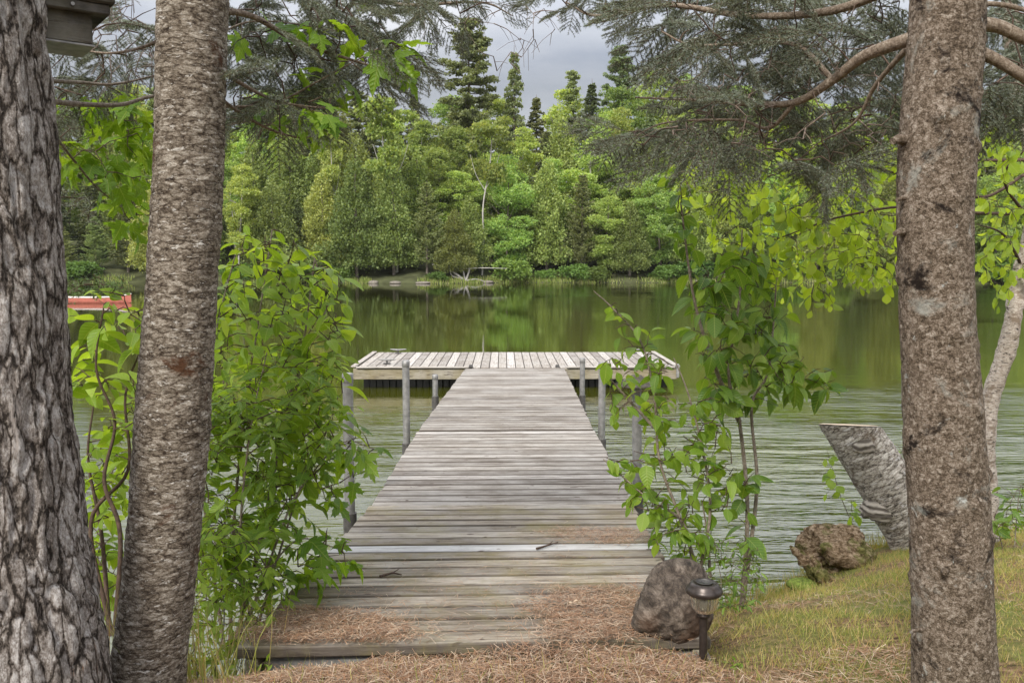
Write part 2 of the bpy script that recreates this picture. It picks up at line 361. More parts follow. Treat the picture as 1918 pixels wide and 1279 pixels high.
# boulder
m, t, b = mat('boulder_stone', .8, .25); M['boulder'] = m
n_ = noise(t, coords(t, (3.6, 1.1, 4.6), False, (.3, .5, .5)), 7, 10, .8, .35)
c_ = ramp(t, n_, [(.36, (.012, .009, .006)), (.46, (.050, .037, .027)), (.54, (.105, .082, .062)), (.66, (.22, .18, .145))])
q_ = noise(t, coords(t, (1, 1, 1)), 5, 4, .6); s_ = N(t, 'ShaderNodeSeparateXYZ'); L(t, coords(t, (1, 1, 1)), s_.inputs[0])
lowm = N(t, 'ShaderNodeMapRange'); L(t, s_.outputs[2], lowm.inputs[0]); lowm.inputs[1].default_value = .17; lowm.inputs[2].default_value = .05; lowm.inputs[3].default_value = 0; lowm.inputs[4].default_value = 1
c_ = mixc(t, math_(t, 'MULTIPLY', ramp(t, q_, [(.46, (0, 0, 0)), (.66, (.7, .7, .7))]), lowm.outputs[0]), c_, (.12, .062, .034))
L(t, c_, b.inputs['Base Color']); bump(t, b, n_, 1, .012)
# bracket fungus: grey bands
m, t, b = mat('bracket_fungus', .9, .15); M['fungus'] = m
w_ = N(t, 'ShaderNodeTexWave', wave_type='BANDS', bands_direction='Z'); w_.inputs['Scale'].default_value = 7; w_.inputs['Distortion'].default_value = 7; w_.inputs['Detail'].default_value = 4; L(t, coords(t, (1, 1, 1)), w_.inputs[0])
L(t, ramp(t, w_.outputs['Fac'], [(.2, (.09, .075, .06)), (.6, (.22, .195, .16)), (.9, (.34, .30, .25))]), b.inputs['Base Color'])
# glass of the garden light
m, t, b = mat('clear_ribbed_plastic', .12, .5); M['lens'] = m
b.inputs['Base Color'].default_value = (.93, .90, .78, 1); b.inputs['Transmission Weight'].default_value = .97; b.inputs['IOR'].default_value = 1.25
# water
m, t, b = mat('lake_water', .06, .3); M['water'] = m
b.inputs['IOR'].default_value = 1.42
q_ = noise(t, coords(t, (.12, .3, 1)), 1, 4, .6)
L(t, ramp(t, q_, [(.35, (.050, .055, .004)), (.65, (.082, .087, .008))]), b.inputs['Base Color'])
w1 = noise(t, coords(t, (1.7, 8.0, 1), False, (0, 0, .08)), 1, 3, .55, .5)
w2 = noise(t, coords(t, (8, 34, 1), False, (0, 0, -.08)), 1, 2, .5)
w3 = noise(t, coords(t, (.7, 2.2, 1)), 1, 2, .5)
gust = ramp(t, noise(t, coords(t, (.10, .16, 1)), 1, 3, .5), [(.40, (.18, .18, .18)), (.60, (1, 1, 1))])
cd = N(t, 'ShaderNodeSeparateXYZ'); L(t, coords(t, (1, 1, 1)), cd.inputs[0])
fade = N(t, 'ShaderNodeMapRange'); L(t, math_(t, 'ADD', cd.outputs[1], math_(t, 'MULTIPLY', noise(t, coords(t, (.25, .35, 1)), 1, 4, .6), 9.)), fade.inputs[0]); fade.inputs[1].default_value = 8.5; fade.inputs[2].default_value = 21; fade.interpolation_type = 'SMOOTHSTEP'; fade.inputs[3].default_value = 1; fade.inputs[4].default_value = .035
hh = math_(t, 'ADD', math_(t, 'ADD', math_(t, 'MULTIPLY', w1, .55), math_(t, 'MULTIPLY', w2, .08)), math_(t, 'MULTIPLY', w3, .8))
rgt = N(t, 'ShaderNodeMapRange'); L(t, cd.outputs[0], rgt.inputs[0]); rgt.inputs[1].default_value = 0; rgt.inputs[2].default_value = 3; rgt.inputs[3].default_value = .30; rgt.inputs[4].default_value = 1.3
hh = math_(t, 'MULTIPLY', math_(t, 'MULTIPLY', math_(t, 'MULTIPLY', hh, gust), fade.outputs[0]), rgt.outputs[0]); bn = bump(t, b, hh, 1, .15)
gl = N(t, 'ShaderNodeBsdfGlossy'); gl.inputs['Roughness'].default_value = .02; L(t, bn.outputs[0], gl.inputs['Normal'])
fr = N(t, 'ShaderNodeFresnel'); fr.inputs['IOR'].default_value = 2.05; L(t, bn.outputs[0], fr.inputs['Normal'])
ms = N(t, 'ShaderNodeMixShader'); L(t, fr.outputs[0], ms.inputs[0]); L(t, b.outputs[0], ms.inputs[1]); L(t, gl.outputs[0], ms.inputs[2]); L(t, ms.outputs[0], t.nodes['Material Output'].inputs[0])
# soils
m, t, b = mat('lawn_soil', .95, .1); M['soil'] = m
n_ = noise(t, coords(t, (1, 1, 1)), 30, 6, .7); q_ = noise(t, coords(t, (1, 1, 1)), 2.5, 4, .6)
c_ = ramp(t, n_, [(.35, (.05, .035, .02)), (.5, (.16, .10, .055)), (.65, (.30, .20, .12))])
sx_ = N(t, 'ShaderNodeSeparateXYZ'); L(t, coords(t, (1, 1, 1)), sx_.inputs[0]); gm = N(t, 'ShaderNodeMapRange'); L(t, sx_.outputs[0], gm.inputs[0]); gm.inputs[1].default_value = .6; gm.inputs[2].default_value = 1.3
c_ = mixc(t, math_(t, 'MULTIPLY', gm.outputs[0], ramp(t, q_, [(.4, (0, 0, 0)), (.6, (.8, .8, .8))])), c_, (.12, .15, .03)); L(t, c_, b.inputs['Base Color']); bump(t, b, n_, 1, .02)
M['hill'] = m_plain('forest_floor', (.06, .065, .03), .95, .1, 0, .5, .8, 0)
M['bank'] = m_plain('shore_soil', (.16, .13, .08), .95, .1, 0, .5, 1.5, 0)

# ------------------------------------------------------------------ ground, lake, far bank
def shoreY(x):
    return np.interp(x, [-30, -3, -1.2, 0, .8, 1.1, 1.45, 1.8, 2.2, 2.7, 3.5, 5, 30], [3.9, 3.7, 3.6, 3.7, 4.3, 4.9, 5.1, 5.4, 5.9, 6.2, 6.35, 6.7, 9])
def gz(x, y):
    x = np.asarray(x, float); y = np.asarray(y, float); ys = shoreY(x)
    t = (y - 2.5) / (ys - 2.5)
    z = np.where(t < 0, .72 + .06 * np.minimum(-(y - 2.5), 8), .72 * (1 - np.sign(t) * np.abs(t) ** 1.6))
    z = np.maximum(z, -1.2) + .05 * np.exp(-((y - 2.75) / .22) ** 2) * np.clip((x + .95) * 4, 0, 1) * np.clip((.75 - x) * 2, 0, 1) + .035 * np.exp(-((y - 3.0) / .12) ** 2) * np.clip((x + .7) * 4, 0, 1) * np.clip((.75 - x) * 4, 0, 1)
    return z + .02 * fbm(np.stack([x * 2.2, y * 2.2, x * 0], -1), 3, 5)
def grid(xs, ys, zf):
    X, Y = np.meshgrid(xs, ys); Z = zf(X, Y); V = np.stack([X, Y, Z], -1).reshape(-1, 3); n = len(xs)
    i, j = np.meshgrid(np.arange(len(xs) - 1), np.arange(len(ys) - 1)); a = (j * n + i).ravel()
    return V, np.stack([a, a + 1, a + n + 1, a + n], -1)
xs = np.unique(np.concatenate([np.linspace(-400, -30, 12), np.linspace(-30, -5, 40), np.linspace(-5, 6, 280), np.linspace(6, 30, 40), np.linspace(30, 400, 12)]))
ys = np.unique(np.concatenate([np.linspace(-200, -6, 14), np.linspace(-6, 1, 40), np.linspace(1, 8, 200), np.linspace(8, 12, 10)]))
mb = MB(); mb.add(*grid(xs, ys, gz)); tag(mb.build('ground', M['soil']), 'grassy bank sloping down to the lake', 'ground', kind='structure')
mb = MB(); V = np.array([[-500, -2, 0], [500, -2, 0], [500, 260, 0], [-500, 260, 0]]); mb.add(V, np.array([[0, 1, 2, 3]]))
tag(mb.build('lake', M['water']), 'calm green lake rippled near the shore', 'water', kind='structure')
SH = 88.0
def farshore(x): return SH + 2.2 * np.sin(x * .09) + 1.2 * np.sin(x * .31 + 1) - .0004 * x * x
def hz(x, y):
    d = y - farshore(x); z = np.where(d < 0, d * .25, .35 * np.minimum(d, 1.5) + np.clip(d - 1.5, 0, 60) * .235)
    return z + .5 * fbm(np.stack([x * .12, y * .12, x * 0], -1), 3, 9) * np.clip(d / 4, 0, 1)
mb = MB(); mb.add(*grid(np.linspace(-160, 160, 200), np.concatenate([np.linspace(80, 100, 50), np.linspace(101, 330, 40)]), hz))
tag(mb.build('hill', M['hill']), 'wooded hill rising from the far shore', 'hill', kind='structure')

# ------------------------------------------------------------------ far forest: one prototype of each kind, copied
FLEAF = (np.array([[-.5, .0, 0], [0, -.05, .12], [.5, .1, 0], [.12, 1, -.1], [-.3, .7, .05]]), [[0, 1, 4], [1, 3, 4], [1, 2, 3]])
def leaves_far(name, P, D, Nn, s, m, parent):
    b = MB(); inst(b, FLEAF, P, D, Nn, s); return b.build(name, M[m], parent, False)
def sph(n, g): v = g.normal(size=(n, 3)); return nrm(v)
def cr_cone(g, h, w, z0, n, p=.75, lump=.35):
    z = z0 + (h - z0) * (1 - np.sqrt(g.random(n * 2))) ; u = (z - z0) / (h - z0)
    a = g.random(n * 2) * 2 * math.pi
    Rz = w / 2 * (1 - u) ** p * np.minimum(1, .75 + u * 3)
    so = g.random() * 50
    k = 1 + lump * fbm(np.stack([np.cos(a) * 2.2 + so, np.sin(a) * 2.2, z * 1.1], -1), 3, 3)
    r = Rz * k * (1 - .45 * g.random(n * 2) ** 1.5) + .08
    P = np.stack([r * np.cos(a), r * np.sin(a), z + .25 * g.normal(size=n * 2)], -1)[:n]
    out = nrm(np.stack([np.cos(a), np.sin(a), .5 + 0 * a], -1)[:n]); return P, out
def cr_lumps(g, cs, rs, n):
    w = rs[:, 0] ** 2; w = w / w.sum(); i = g.choice(len(cs), n, p=w); d = sph(n, g); d[:, 2] += .25; d = nrm(d)
    k = .62 + .38 * g.random(n); so = g.random() * 50
    k = k * (1 + .75 * fbm(d * 2.5 + i[:, None] + so, 3, 4))
    return cs[i] + d * rs[i] * k[:, None], d
def far_tree(kind, seed):
    g = np.random.default_rng(seed)
    NM = {'tallbirch': 'birch_tree', 'cedar': 'cedar_tree', 'birch': 'birch_tree', 'maple': 'maple_tree', 'spruce': 'spruce_tree', 'pine': 'pine_tree', 'bush': 'bush', 'young': 'young_pine'}
    root = thing(NM[kind], (0, 0, 0), '', NM[kind].replace('_', ' '))
    tb = MB(); tm = 'bark_far'
    def limbs(n, z0, z1, ln, up=.5, r=.05):
        for _ in range(n):
            z = g.uniform(z0, z1); a = g.random() * 6.28; l = ln * g.uniform(.6, 1.1)
            p = [[0, 0, z], [math.cos(a) * l * .5, math.sin(a) * l * .5, z + up * l * .35], [math.cos(a) * l, math.sin(a) * l, z + up * l]]
            tube(tb, spline(p, 3), np.linspace(r, r * .3, 7), 5, False)
    if kind == 'cedar':
        H = 11; tube(tb, [[0, 0, -.8], [.05, 0, 3], [0, .05, 7], [0, 0, 10]], [.19, .16, .10, .03], 7)
        limbs(6, 1.2, 2.6, 1.4, -.1)
        P, D = cr_cone(g, H, g.uniform(4.6, 6.0), 1.2, 17000, .72, 1.0); sz = .155; lm = 'cedar_leaf'
        D = nrm(D * [1, 1, 1] + [0, 0, .5])
    elif kind == 'spruce' or kind == 'young':
        H = 15; Pl, Dl = [], []; w = 2.6 if kind == 'spruce' else 3.2
        tube(tb, [[0, 0, -.8], [0, 0, 7], [0, 0, 15]], [.2, .13, .02], 7); z = 1.8
        while z < H - .3:
            u = (z - 1.8) / (H - 1.8); l = w * (1 - u) ** .8 + .15
            for k in range(7):
                a = g.random() * 6.28; ll = l * g.uniform(.65, 1.12); n = int(30 + 62 * ll / w); t_ = g.random(n) ** .7
                sw = (.34 * ll * (1 - t_) + .1) * g.normal(size=n) * .55; dr = -.32 if kind == 'spruce' else .12
                x = t_ * ll; zz = z + dr * x + .10 * x * x * (1 if kind == 'spruce' else 1.2) + .07 * g.normal(size=n)
                Pl.append(np.stack([math.cos(a) * x - math.sin(a) * sw, math.sin(a) * x + math.cos(a) * sw, zz], -1))
                Dl.append(np.tile([math.cos(a), math.sin(a), .05 + (.5 if kind == 'young' else 0)], (n, 1)))
            z += g.uniform(.36, .52)
        P, D = np.vstack(Pl), np.vstack(Dl); sz = .17; lm = 'spruce_leaf' if kind == 'spruce' else 'pine_leaf'
    elif kind == 'pine':
        H = 22; Pl, Dl = [], []; tube(tb, [[0, 0, -.8], [.1, 0, 8], [0, .1, 16], [0, 0, 21.7]], [.32, .24, .13, .03], 8); z = 6.5
        while z < H:
            u = (z - 6.5) / (H - 6.5); l = (3.6 * (1 - u) ** .6 + .4) * g.uniform(.6, 1.15)
            for k in range(g.integers(3, 6)):
                a = g.random() * 6.28; ll = l * g.uniform(.55, 1.15)
                e = [[0, 0, z], [math.cos(a) * ll * .5, math.sin(a) * ll * .5, z + .05 * ll], [math.cos(a) * ll, math.sin(a) * ll, z + .32 * ll]]
                tube(tb, spline(e, 3), np.linspace(.06, .02, 7), 4, False)
                for q in range(int(4 + ll * 2.2)):
                    t_ = g.uniform(.3, 1.02); c = np.array([math.cos(a) * ll * t_, math.sin(a) * ll * t_, z + .32 * ll * t_ * t_ + .1]) + g.normal(size=3) * [.3, .3, .10]
                    n = 46; d = sph(n, g) * [.42, .42, .2]; Pl.append(c + d * g.random((n, 1)) ** .5); Dl.append(d + [0, 0, .25])
            z += g.uniform(.55, 1.05)
        P, D = np.vstack(Pl), np.vstack(Dl); sz = .17; lm = 'pine_leaf'
    elif kind == 'tallbirch':
        H = 14; tm = 'bark_white'; bx = g.choice([-1, 1]) * .9
        tube(tb, spline([[0, 0, -.8], [.2, 0, 3], [bx * .2, 0, 6], [bx, 0, 9.5], [bx * 1.3, 0, 13]], 5), np.linspace(.12, .04, 21) * (1 + .1 * g.normal(size=21)), 8)
        for sg in (1, -1): tube(tb, spline([[bx * .4, 0, 7.3], [bx * .4 + sg * .9, 0, 8.6], [bx * .4 + sg * 1.5, 0, 10.3]], 4), np.linspace(.045, .02, 9), 6, False)
        k = 20; a = g.random(k) * 6.28; rd = 1.9 * np.sqrt(g.random(k)); cs = np.stack([rd * np.cos(a) + bx, rd * np.sin(a), g.uniform(8.2, 13.4, k)], -1); rs = np.stack([g.uniform(.5, 1.1, k)] * 2 + [g.uniform(.3, .6, k)], -1)
        P, D = cr_lumps(g, cs, rs, 5200); sz = .19; lm = 'broad_leaf'
    elif kind in ('birch', 'maple'):
        H = 14; tm = 'bark_white' if kind == 'birch' else 'bark_far'; bx, by = g.normal(size=2) * .6
        tube(tb, spline([[0, 0, -.8], [bx * .4, by * .4, 4], [bx, by, 9], [bx * 1.2, by, 13]], 4), np.linspace(.15, .03, 13), 7)
        limbs(7, 5, 10, 2.2, .9, .045)
        k = 60; zc = g.uniform(2.6 if kind == 'birch' else 1.8, 13.2, k); u = (zc - 1) / 12.6; rr = np.sin(np.clip(u, .06, .97) * math.pi) ** .6 * (2.3 if kind == 'birch' else 3.1)
        a = g.random(k) * 6.28; rd = rr * np.sqrt(g.random(k)); cs = np.stack([rd * np.cos(a) + bx, rd * np.sin(a) + by, zc], -1)
        rs = np.stack([g.uniform(.5, 1.15, k)] * 2 + [g.uniform(.3, .6, k)], -1) * (1 if kind == 'birch' else 1.2)
        P, D = cr_lumps(g, cs, rs, 17000 if kind == 'birch' else 20000); sz = .145; lm = 'broad_leaf'
    else:
        H = 3; limbs(6, 0, .4, 1.3, .9, .03); k = 12; a = g.random(k) * 6.28; rd = 1.25 * np.sqrt(g.random(k))
        cs = np.stack([rd * np.cos(a), rd * np.sin(a), g.uniform(.5, 1.9, k)], -1); rs = np.stack([g.uniform(.5, .9, k)] * 3, -1)
        P, D = cr_lumps(g, cs, rs, 3600); sz = .16; lm = 'bush_leaf'
    n = len(P); Nn = nrm(D * .4 + sph(n, g) * .8 + [0, 0, .4])
    tb.build('trunk' if kind != 'bush' else 'stems', M[tm], root)
    leaves_far('crown', P, D + sph(n, g) * .8, Nn, sz * g.uniform(.7, 1.45, n), lm, root)
    root['H'] = H; return root
PROTO = {}; used = set()
VAR = {'cedar': 4, 'birch': 2, 'maple': 3, 'spruce': 2, 'pine': 2, 'young': 1, 'bush': 2, 'tallbirch': 2}
def copy_tree(o):
    c = o.copy(); COL.objects.link(c)
    for ch in o.children: d = ch.copy(); COL.objects.link(d); d.parent = c
    return c
LOOK = {'tallbirch': 'white trunked birch', 'cedar': 'olive cone shaped cedar', 'birch': 'airy light green birch', 'maple': 'rounded broadleaf tree',
        'spruce': 'dark pointed spruce', 'pine': 'ragged tall pine', 'young': 'pale blue green young pine', 'bush': 'leafy bush'}
CATS = {'tallbirch': 'birch tree', 'cedar': 'cedar tree', 'birch': 'birch tree', 'maple': 'broadleaf tree', 'spruce': 'spruce tree', 'pine': 'pine tree', 'young': 'young pine', 'bush': 'bush'}
ROW = ['at far waterline', 'halfway up far hill', 'on far skyline']
def xphrase(px):
    for lim, p in ((20, 'left of both left trunks'), (290, 'between the two left trunks'), (430, 'behind the second left trunk'), (560, 'above the left bush'), (670, 'left of the platform'),
                   (770, 'above platform left end'), (880, 'above platform left half'), (960, 'above the walkway'), (1060, 'just right of walkway'),
                   (1170, 'above platform right half'), (1270, 'above platform right end'), (1400, 'behind the right sapling'), (1560, 'behind hanging birch leaves'),
                   (1700, 'just left of right trunk'), (1850, 'behind the right trunk')):
        if px < lim: return p
    return 'right of the right trunk'
TREES = []
def put(kind, px, ytop, Y, rz=None, wide=1, row=0, look=None):
    """a tree rooted on the hill at depth Y whose top stands at height ytop in the view"""
    x = (px - 959) / F * (Y * CP + .0) ; gzv = float(hz(np.array(x), np.array(Y))); top = at(px, ytop, Y)[2]
    lst = PROTO.setdefault(kind, [])
    if len(lst) < VAR[kind]: o = far_tree(kind, 100 + len(lst) * 7 + len(kind)); lst.append(o)
    else: o = copy_tree(random.choice(lst))
    h = max(top - gzv, 1.2); s = h / o['H']; sw = s ** .55 * wide
    if kind in ('bush',): sw = s * wide
    o.location = (x, Y, gzv - .1); o.scale = (sw, sw, s); o.rotation_euler.z = random.uniform(0, 6.28) if rz is None else rz
    TREES.append((o, kind, px, row, look)); return o
rg = random.Random(3)
def skyl(px): return np.interp(px, [-300, 100, 430, 600, 700, 790, 850, 1000, 1060, 1120, 1180, 1240, 1320, 1500, 1900, 2300],
                               [190, 180, 150, 140, 140, 150, 180, 178, 150, 140, 130, 130, 145, 170, 190, 200])
# skyline row
for px in range(-260, 2200, 52):
    p = px + rg.uniform(-18, 18); k = rg.choice(['maple', 'maple', 'birch', 'spruce', 'maple', 'pine'])
    yt = skyl(p) + rg.uniform(-14, 34); put(k, p, yt, 117 + rg.uniform(-4, 5), row=2, wide=1.15)
put('pine', 878, 42, 108, row=2, look='tallest ragged pine, standing above all others', wide=1.25)
put('spruce', 963, 84, 112, row=2, look='slim dark spire shaped spruce beside the tallest pine', wide=.85)
put('pine', 1160, 92, 118, row=2, look='dark pine whose top rises highest on the right skyline')
put('pine', 1072, 136, 122, row=2, look='small bushy pine top on the right skyline', wide=.8)
# middle rows
for px in range(-230, 2160, 48):
    p = px + rg.uniform(-22, 22); k = rg.choice(['maple', 'birch', 'maple', 'cedar', 'birch', 'pine', 'spruce'])
    put(k, p, skyl(p) + rg.uniform(45, 95), 104 + rg.uniform(-3, 3), row=1)
for px in range(-200, 2130, 46):
    p = px + rg.uniform(-22, 22); k = rg.choice(['cedar', 'spruce', 'maple', 'cedar', 'young', 'birch'])
    put(k, p, skyl(p) + rg.uniform(100, 145), 97 + rg.uniform(-2, 2), row=1)
# waterline row, from the photograph left to right
front = [(-190, 'cedar', 330), (-120, 'maple', 300), (-60, 'cedar', 320), (0, 'young', 380), (60, 'maple', 330), (120, 'young', 430), (180, 'young', 410), (240, 'spruce', 350), (300, 'cedar', 330), (360, 'cedar', 300), (445, 'birch', 310), (512, 'cedar', 345),
         (560, 'spruce', 380), (605, 'cedar', 330), (668, 'cedar', 300), (738, 'cedar', 318), (800, 'young', 345), (852, 'cedar', 400), (880, 'cedar', 372), (948, 'maple', 290), (1024, 'cedar', 300), (1090, 'young', 330), (1128, 'maple', 370), (1180, 'cedar', 385),
         (1240, 'maple', 330), (1290, 'cedar', 310), (1345, 'spruce', 320), (1400, 'cedar', 330), (1470, 'maple', 300), (1530, 'cedar', 340), (1600, 'young', 350), (1660, 'cedar', 320), (1730, 'maple', 330), (1800, 'cedar', 310), (1870, 'maple', 330),
         (1940, 'cedar', 320), (2010, 'maple', 320), (2080, 'cedar', 300)]
for px, k, yt in front: put(k, px, yt - 8, float(farshore((px - 959) / F * SH)) + 2.6 + rg.uniform(-.8, 1.2), row=0)
put('tallbirch', 902, 205, 90.4, rz=0, row=1, look='birch whose bare white trunk stands out right of centre', wide=.9)
put('tallbirch', 742, 180, 89.8, rz=0, row=1, look='leaning birch with long white trunk above the dock left end', wide=1.05)
put('tallbirch', 632, 230, 92, rz=2.5, row=1, look='thin pale stemmed birch above the gap left of the platform', wide=.6)
put('tallbirch', 440, 300, 91, rz=1.3, row=1, look='pale stemmed birch above the left bush top', wide=.6)
for px, yt in [(-150, 480), (-40, 485), (70, 480), (150, 478), (330, 480), (440, 488), (560, 482), (640, 492), (820, 505), (962, 478), (1020, 500), (1080, 484), (1118, 488), (1250, 486), (1300, 478), (1400, 484), (1480, 480), (1570, 486), (1680, 480), (1780, 486), (1880, 478), (1960, 480)]:
    put('bush', px, yt, float(farshore((px - 959) / F * SH)) + 1.0, row=0, wide=1.5)
cnt = {}
ORD = ['', 'second ', 'third ', 'fourth ', 'fifth ', 'sixth ', 'seventh ', 'eighth ', 'ninth ', 'tenth ', 'eleventh ', 'twelfth ', 'thirteenth ', 'fourteenth ']
for o, k, px, row, look in sorted(TREES, key=lambda q: q[2]):
    ph = xphrase(px)
    if look: lab = look
    else:
        c = cnt.get((k, row, ph), 0); cnt[(k, row, ph)] = c + 1
        lab = f'{ORD[c] if c else ""}{LOOK[k]} {ROW[row]}, {ph}'
        if c: lab = f'{ORD[c]}{LOOK[k]} {ROW[row]}, {ph}'
    tag(o, lab, CATS[k], {'bush': 'bushes along the far waterline'}.get(k, 'trees of the far shore forest'))
# shore grass, stones and driftwood of the far shore
g = np.random.default_rng(5)
BL = (np.array([[-.5, 0, 0], [.5, 0, 0], [.3, .55, .06], [-.3, .55, .06], [0, 1, .3]]), [[0, 1, 2, 3], [3, 2, 4]])
n = 15000; x = g.uniform(-75, 75, n); ok = vn(np.stack([x * .17, x * 0, x * 0], -1), 8) > -.1 - .3 * g.random(n); x = x[ok]; n = len(x); y = farshore(x) + g.uniform(-.15, 1.4, n)
mb = MB(); inst(mb, BL, np.stack([x, y, hz(x, y) - .05], -1), np.stack([g.normal(size=n) * .25, g.normal(size=n) * .25, np.ones(n)], -1), np.stack([g.normal(size=n) * .6, -np.ones(n), 0 * x], -1),
     np.stack([g.uniform(.05, .09, n), g.uniform(.15, .6, n), np.full(n, .3)], -1))
tag(mb.build('shore_grass', M['grass_far']), 'pale green grass along the far waterline', 'grass', kind='stuff')
def rock(name, c, s, seed, m, label, cat, group=None, sub=4, amp=.25, parent=None):
    import bmesh
    bm = bmesh.new(); bmesh.ops.create_icosphere(bm, subdivisions=sub, radius=1); V = np.array([v.co[:] for v in bm.verts]); Fc = np.array([[v.index for v in f.verts] for f in bm.faces]); bm.free()
    V = V * (1 + amp * fbm(V * 1.3 + seed * 3.7, 4, seed))[:, None] * s + c
    b_ = MB(); b_.add(V, Fc); o = b_.build(name, M[m], parent, True, None if parent is not None else c); 
    if label: tag(o, label, cat, group)
    return o
for k, (px, wd, ht, lb) in enumerate([(912, .6, .2, 'flat pale rock at the far waterline right of the tangled roots'), (700, .5, .22, 'small tan stone at the far waterline above the platform left end'), (795, .8, .16, 'wide brown rock on the far shore above the dock left half'), (742, .6, .2, 'small grey stone left of the wide brown far rock'), (1330, .7, .25, 'pale stone at the far waterline behind the sapling')]):
    x = (px - 959) / F * 86; yy = float(farshore(x)) + .2; rock('stone', (x, yy, .08), np.array([wd, .5, ht]), k + 2, 'stone', lb, 'rock', 'stones along the far waterline', 3)
ft = thing('fallen_tree', at(862, 527, 87.2), 'bleached fallen tree with curved bare limbs at the far waterline', 'fallen tree')
b_ = MB(); Yf = 87.2
for pts, r in [([(872, 527), (850, 510), (835, 500), (810, 496)], .14), ([(872, 527), (868, 505), (872, 488), (865, 470)], .09), ([(872, 527), (879, 505), (878, 485)], .12), ([(862, 522), (846, 516), (842, 500), (836, 489)], .08), ([(868, 527), (890, 523), (905, 526)], .1), ([(845, 505), (900, 502), (950, 503)], .07)]:
    P = spline([at(a, c, Yf + .25 * k) for k, (a, c) in enumerate(pts)], 4); tube(b_, P, np.linspace(r, r * .4, len(P)), 6)
b_.build('bare_limbs', M['bark_white'], ft)

# ------------------------------------------------------------------ dock
def quadsec(name, m, c00, c10, c01, c11, bw, label, pale=(), over=0.0, thick=.038, gap=.012, seed=1, frame=True):
    """a run of cross boards from near edge (c00 left, c10 right) to far edge (c01, c11)"""
    c00, c10, c01, c11 = map(np.asarray, (c00, c10, c01, c11)); g = np.random.default_rng(seed)
    root = thing(name, (c00 + c10) / 2, label, 'dock section')
    ln = np.linalg.norm((c01 + c11) / 2 - (c00 + c10) / 2); n = int(round(ln / bw)); mb = MB(); pb = MB()
    for k in range(n):
        u0, u1 = k / n, (k + 1) / n; um = (u0 + u1) / 2
        a = c00 + (c01 - c00) * um; b = c10 + (c11 - c10) * um; d = nrm(b - a); a = a - d * (over + g.normal() * .004); b = b + d * (over + g.normal() * .004)
        w = ln / n - gap - abs(g.normal()) * .002; Yv = nrm((c01 + c11) - (c00 + c10)); Z = nrm(np.cross(d, Yv)); Yv = nrm(np.cross(Z, d))
        th = g.normal() * .012; Y2 = Yv * math.cos(th) + Z * math.sin(th); Z2 = Z * math.cos(th) - Yv * math.sin(th)
        box(pb if k in pale else mb, (a + b) / 2 - Z * (thick / 2 + abs(g.normal()) * .0015), np.linalg.norm(b - a), w, thick, d, Y2, Z2, .005)
    mb.build('decking', m, root, False)
    if pb.n: tag(pb.build('replacement_board', M['pale_board'], root, False), 'bleached pale board standing out from the grey ones')
    if frame:
        f = MB()
        for s in (.03, .5, .97):
            a = c00 * (1 - s) + c10 * s; b = c01 * (1 - s) + c11 * s; d = nrm(b - a); X = nrm(np.cross(d, [0, 0, 1])); Zz = np.cross(X, d)
            box(f, (a + b) / 2 - Zz * (thick + .075), np.linalg.norm(b - a) - .02, .045, .14, d, -X, Zz, .004)
        f.build('stringers', M['fascia'], root, False)
    return root
r00, r10 = at(440, 1215, 2.9), at(1336, 1196, 3.0)
r01, r11 = at(694, 946, 5.3), at(1184, 943, 5.32)
quadsec('dock_ramp', M['deck_ramp'], r00, r10, r01, r11, .142, 'near dock ramp of greenish weathered boards strewn with needles', pale=(9,), seed=3)
w00, w10 = at(692, 950, 5.33), at(1190, 947, 5.35); w01, w11 = at(781, 808, 7.88), at(1115, 806, 7.88)
quadsec('dock_walkway', M['deck'], w00, w10, w01, w11, .14, 'middle dock walkway section of grey boards', seed=5)
v00, v10 = at(783, 805, 7.9), at(1112, 803, 7.9); v01, v11 = at(872, 689.5, 14.1), at(1057, 688.5, 14.1)
quadsec('dock_walkway', M['deck'], v00, v10, v01, v11, .14, 'far dock walkway section leading to the floating platform', seed=8)
# floating T platform
h00, h10 = at(668, 690, 14.15), at(1263, 687, 14.2); zt = h00[2]
ph = thing('floating_platform', ((h00 + h10) / 2) * [1, 1, 0], 'wide floating dock platform across the end of the walkway', 'floating dock')
d_ = nrm((h10 - h00) * [1, 1, 0]); n_ = np.array([-d_[1], d_[0], 0]); W_ = np.linalg.norm(h10 - h00); UP = np.array([0, 0, 1.]); zt = (h00[2] + h10[2]) / 2 + .005
base = h00 * [1, 1, 0] + UP * zt; DP = 2.45
mb = MB(); nb = 36
for k in range(nb):
    c = base + d_ * (W_ * (k + .5) / nb) + n_ * (DP / 2) - UP * (.019 + abs(g.normal()) * .0015); box(mb, c, DP + g.normal() * .004, W_ / nb - .007, .038, n_, -d_, UP, .005)
mb.build('decking', M['deck_head'], ph, False)
mb = MB()
mid = base + d_ * W_ / 2
for (c, s, l) in ((base + d_ * W_ / 2 - n_ * .03, 'f', W_ + .1), (base + d_ * W_ / 2 + n_ * (DP + .03), 'f', W_ + .1)): box(mb, c - UP * .105, l, .05, .17, d_, n_, UP, .006)
for c in (base - d_ * .035, base + d_ * (W_ + .035)): box(mb, c + n_ * DP / 2 - UP * .105, DP, .05, .17, n_, -d_, UP, .006)
mb.build('fascia', M['fascia'], ph, False)
mb = MB()
for q_, (a, b) in enumerate(((0, .365), (.66, 1))): mb = MB(); box(mb, base + d_ * W_ * (a + b) / 2 - n_ * .045 + UP * .008, W_ * (b - a), .09, .022, d_, n_, UP, .006); mb.build('edge_trim', M['deck_head'], ph, False)
for s in (0, 1): mb = MB(); box(mb, base + d_ * (W_ * s + (.06 * (s * 2 - 1) - .0)) + n_ * DP / 2 + UP * .010, DP - .05, .09, .022, n_, -d_, UP, .006); mb.build('edge_trim', M['deck_head'], ph, False)
mb = MB()
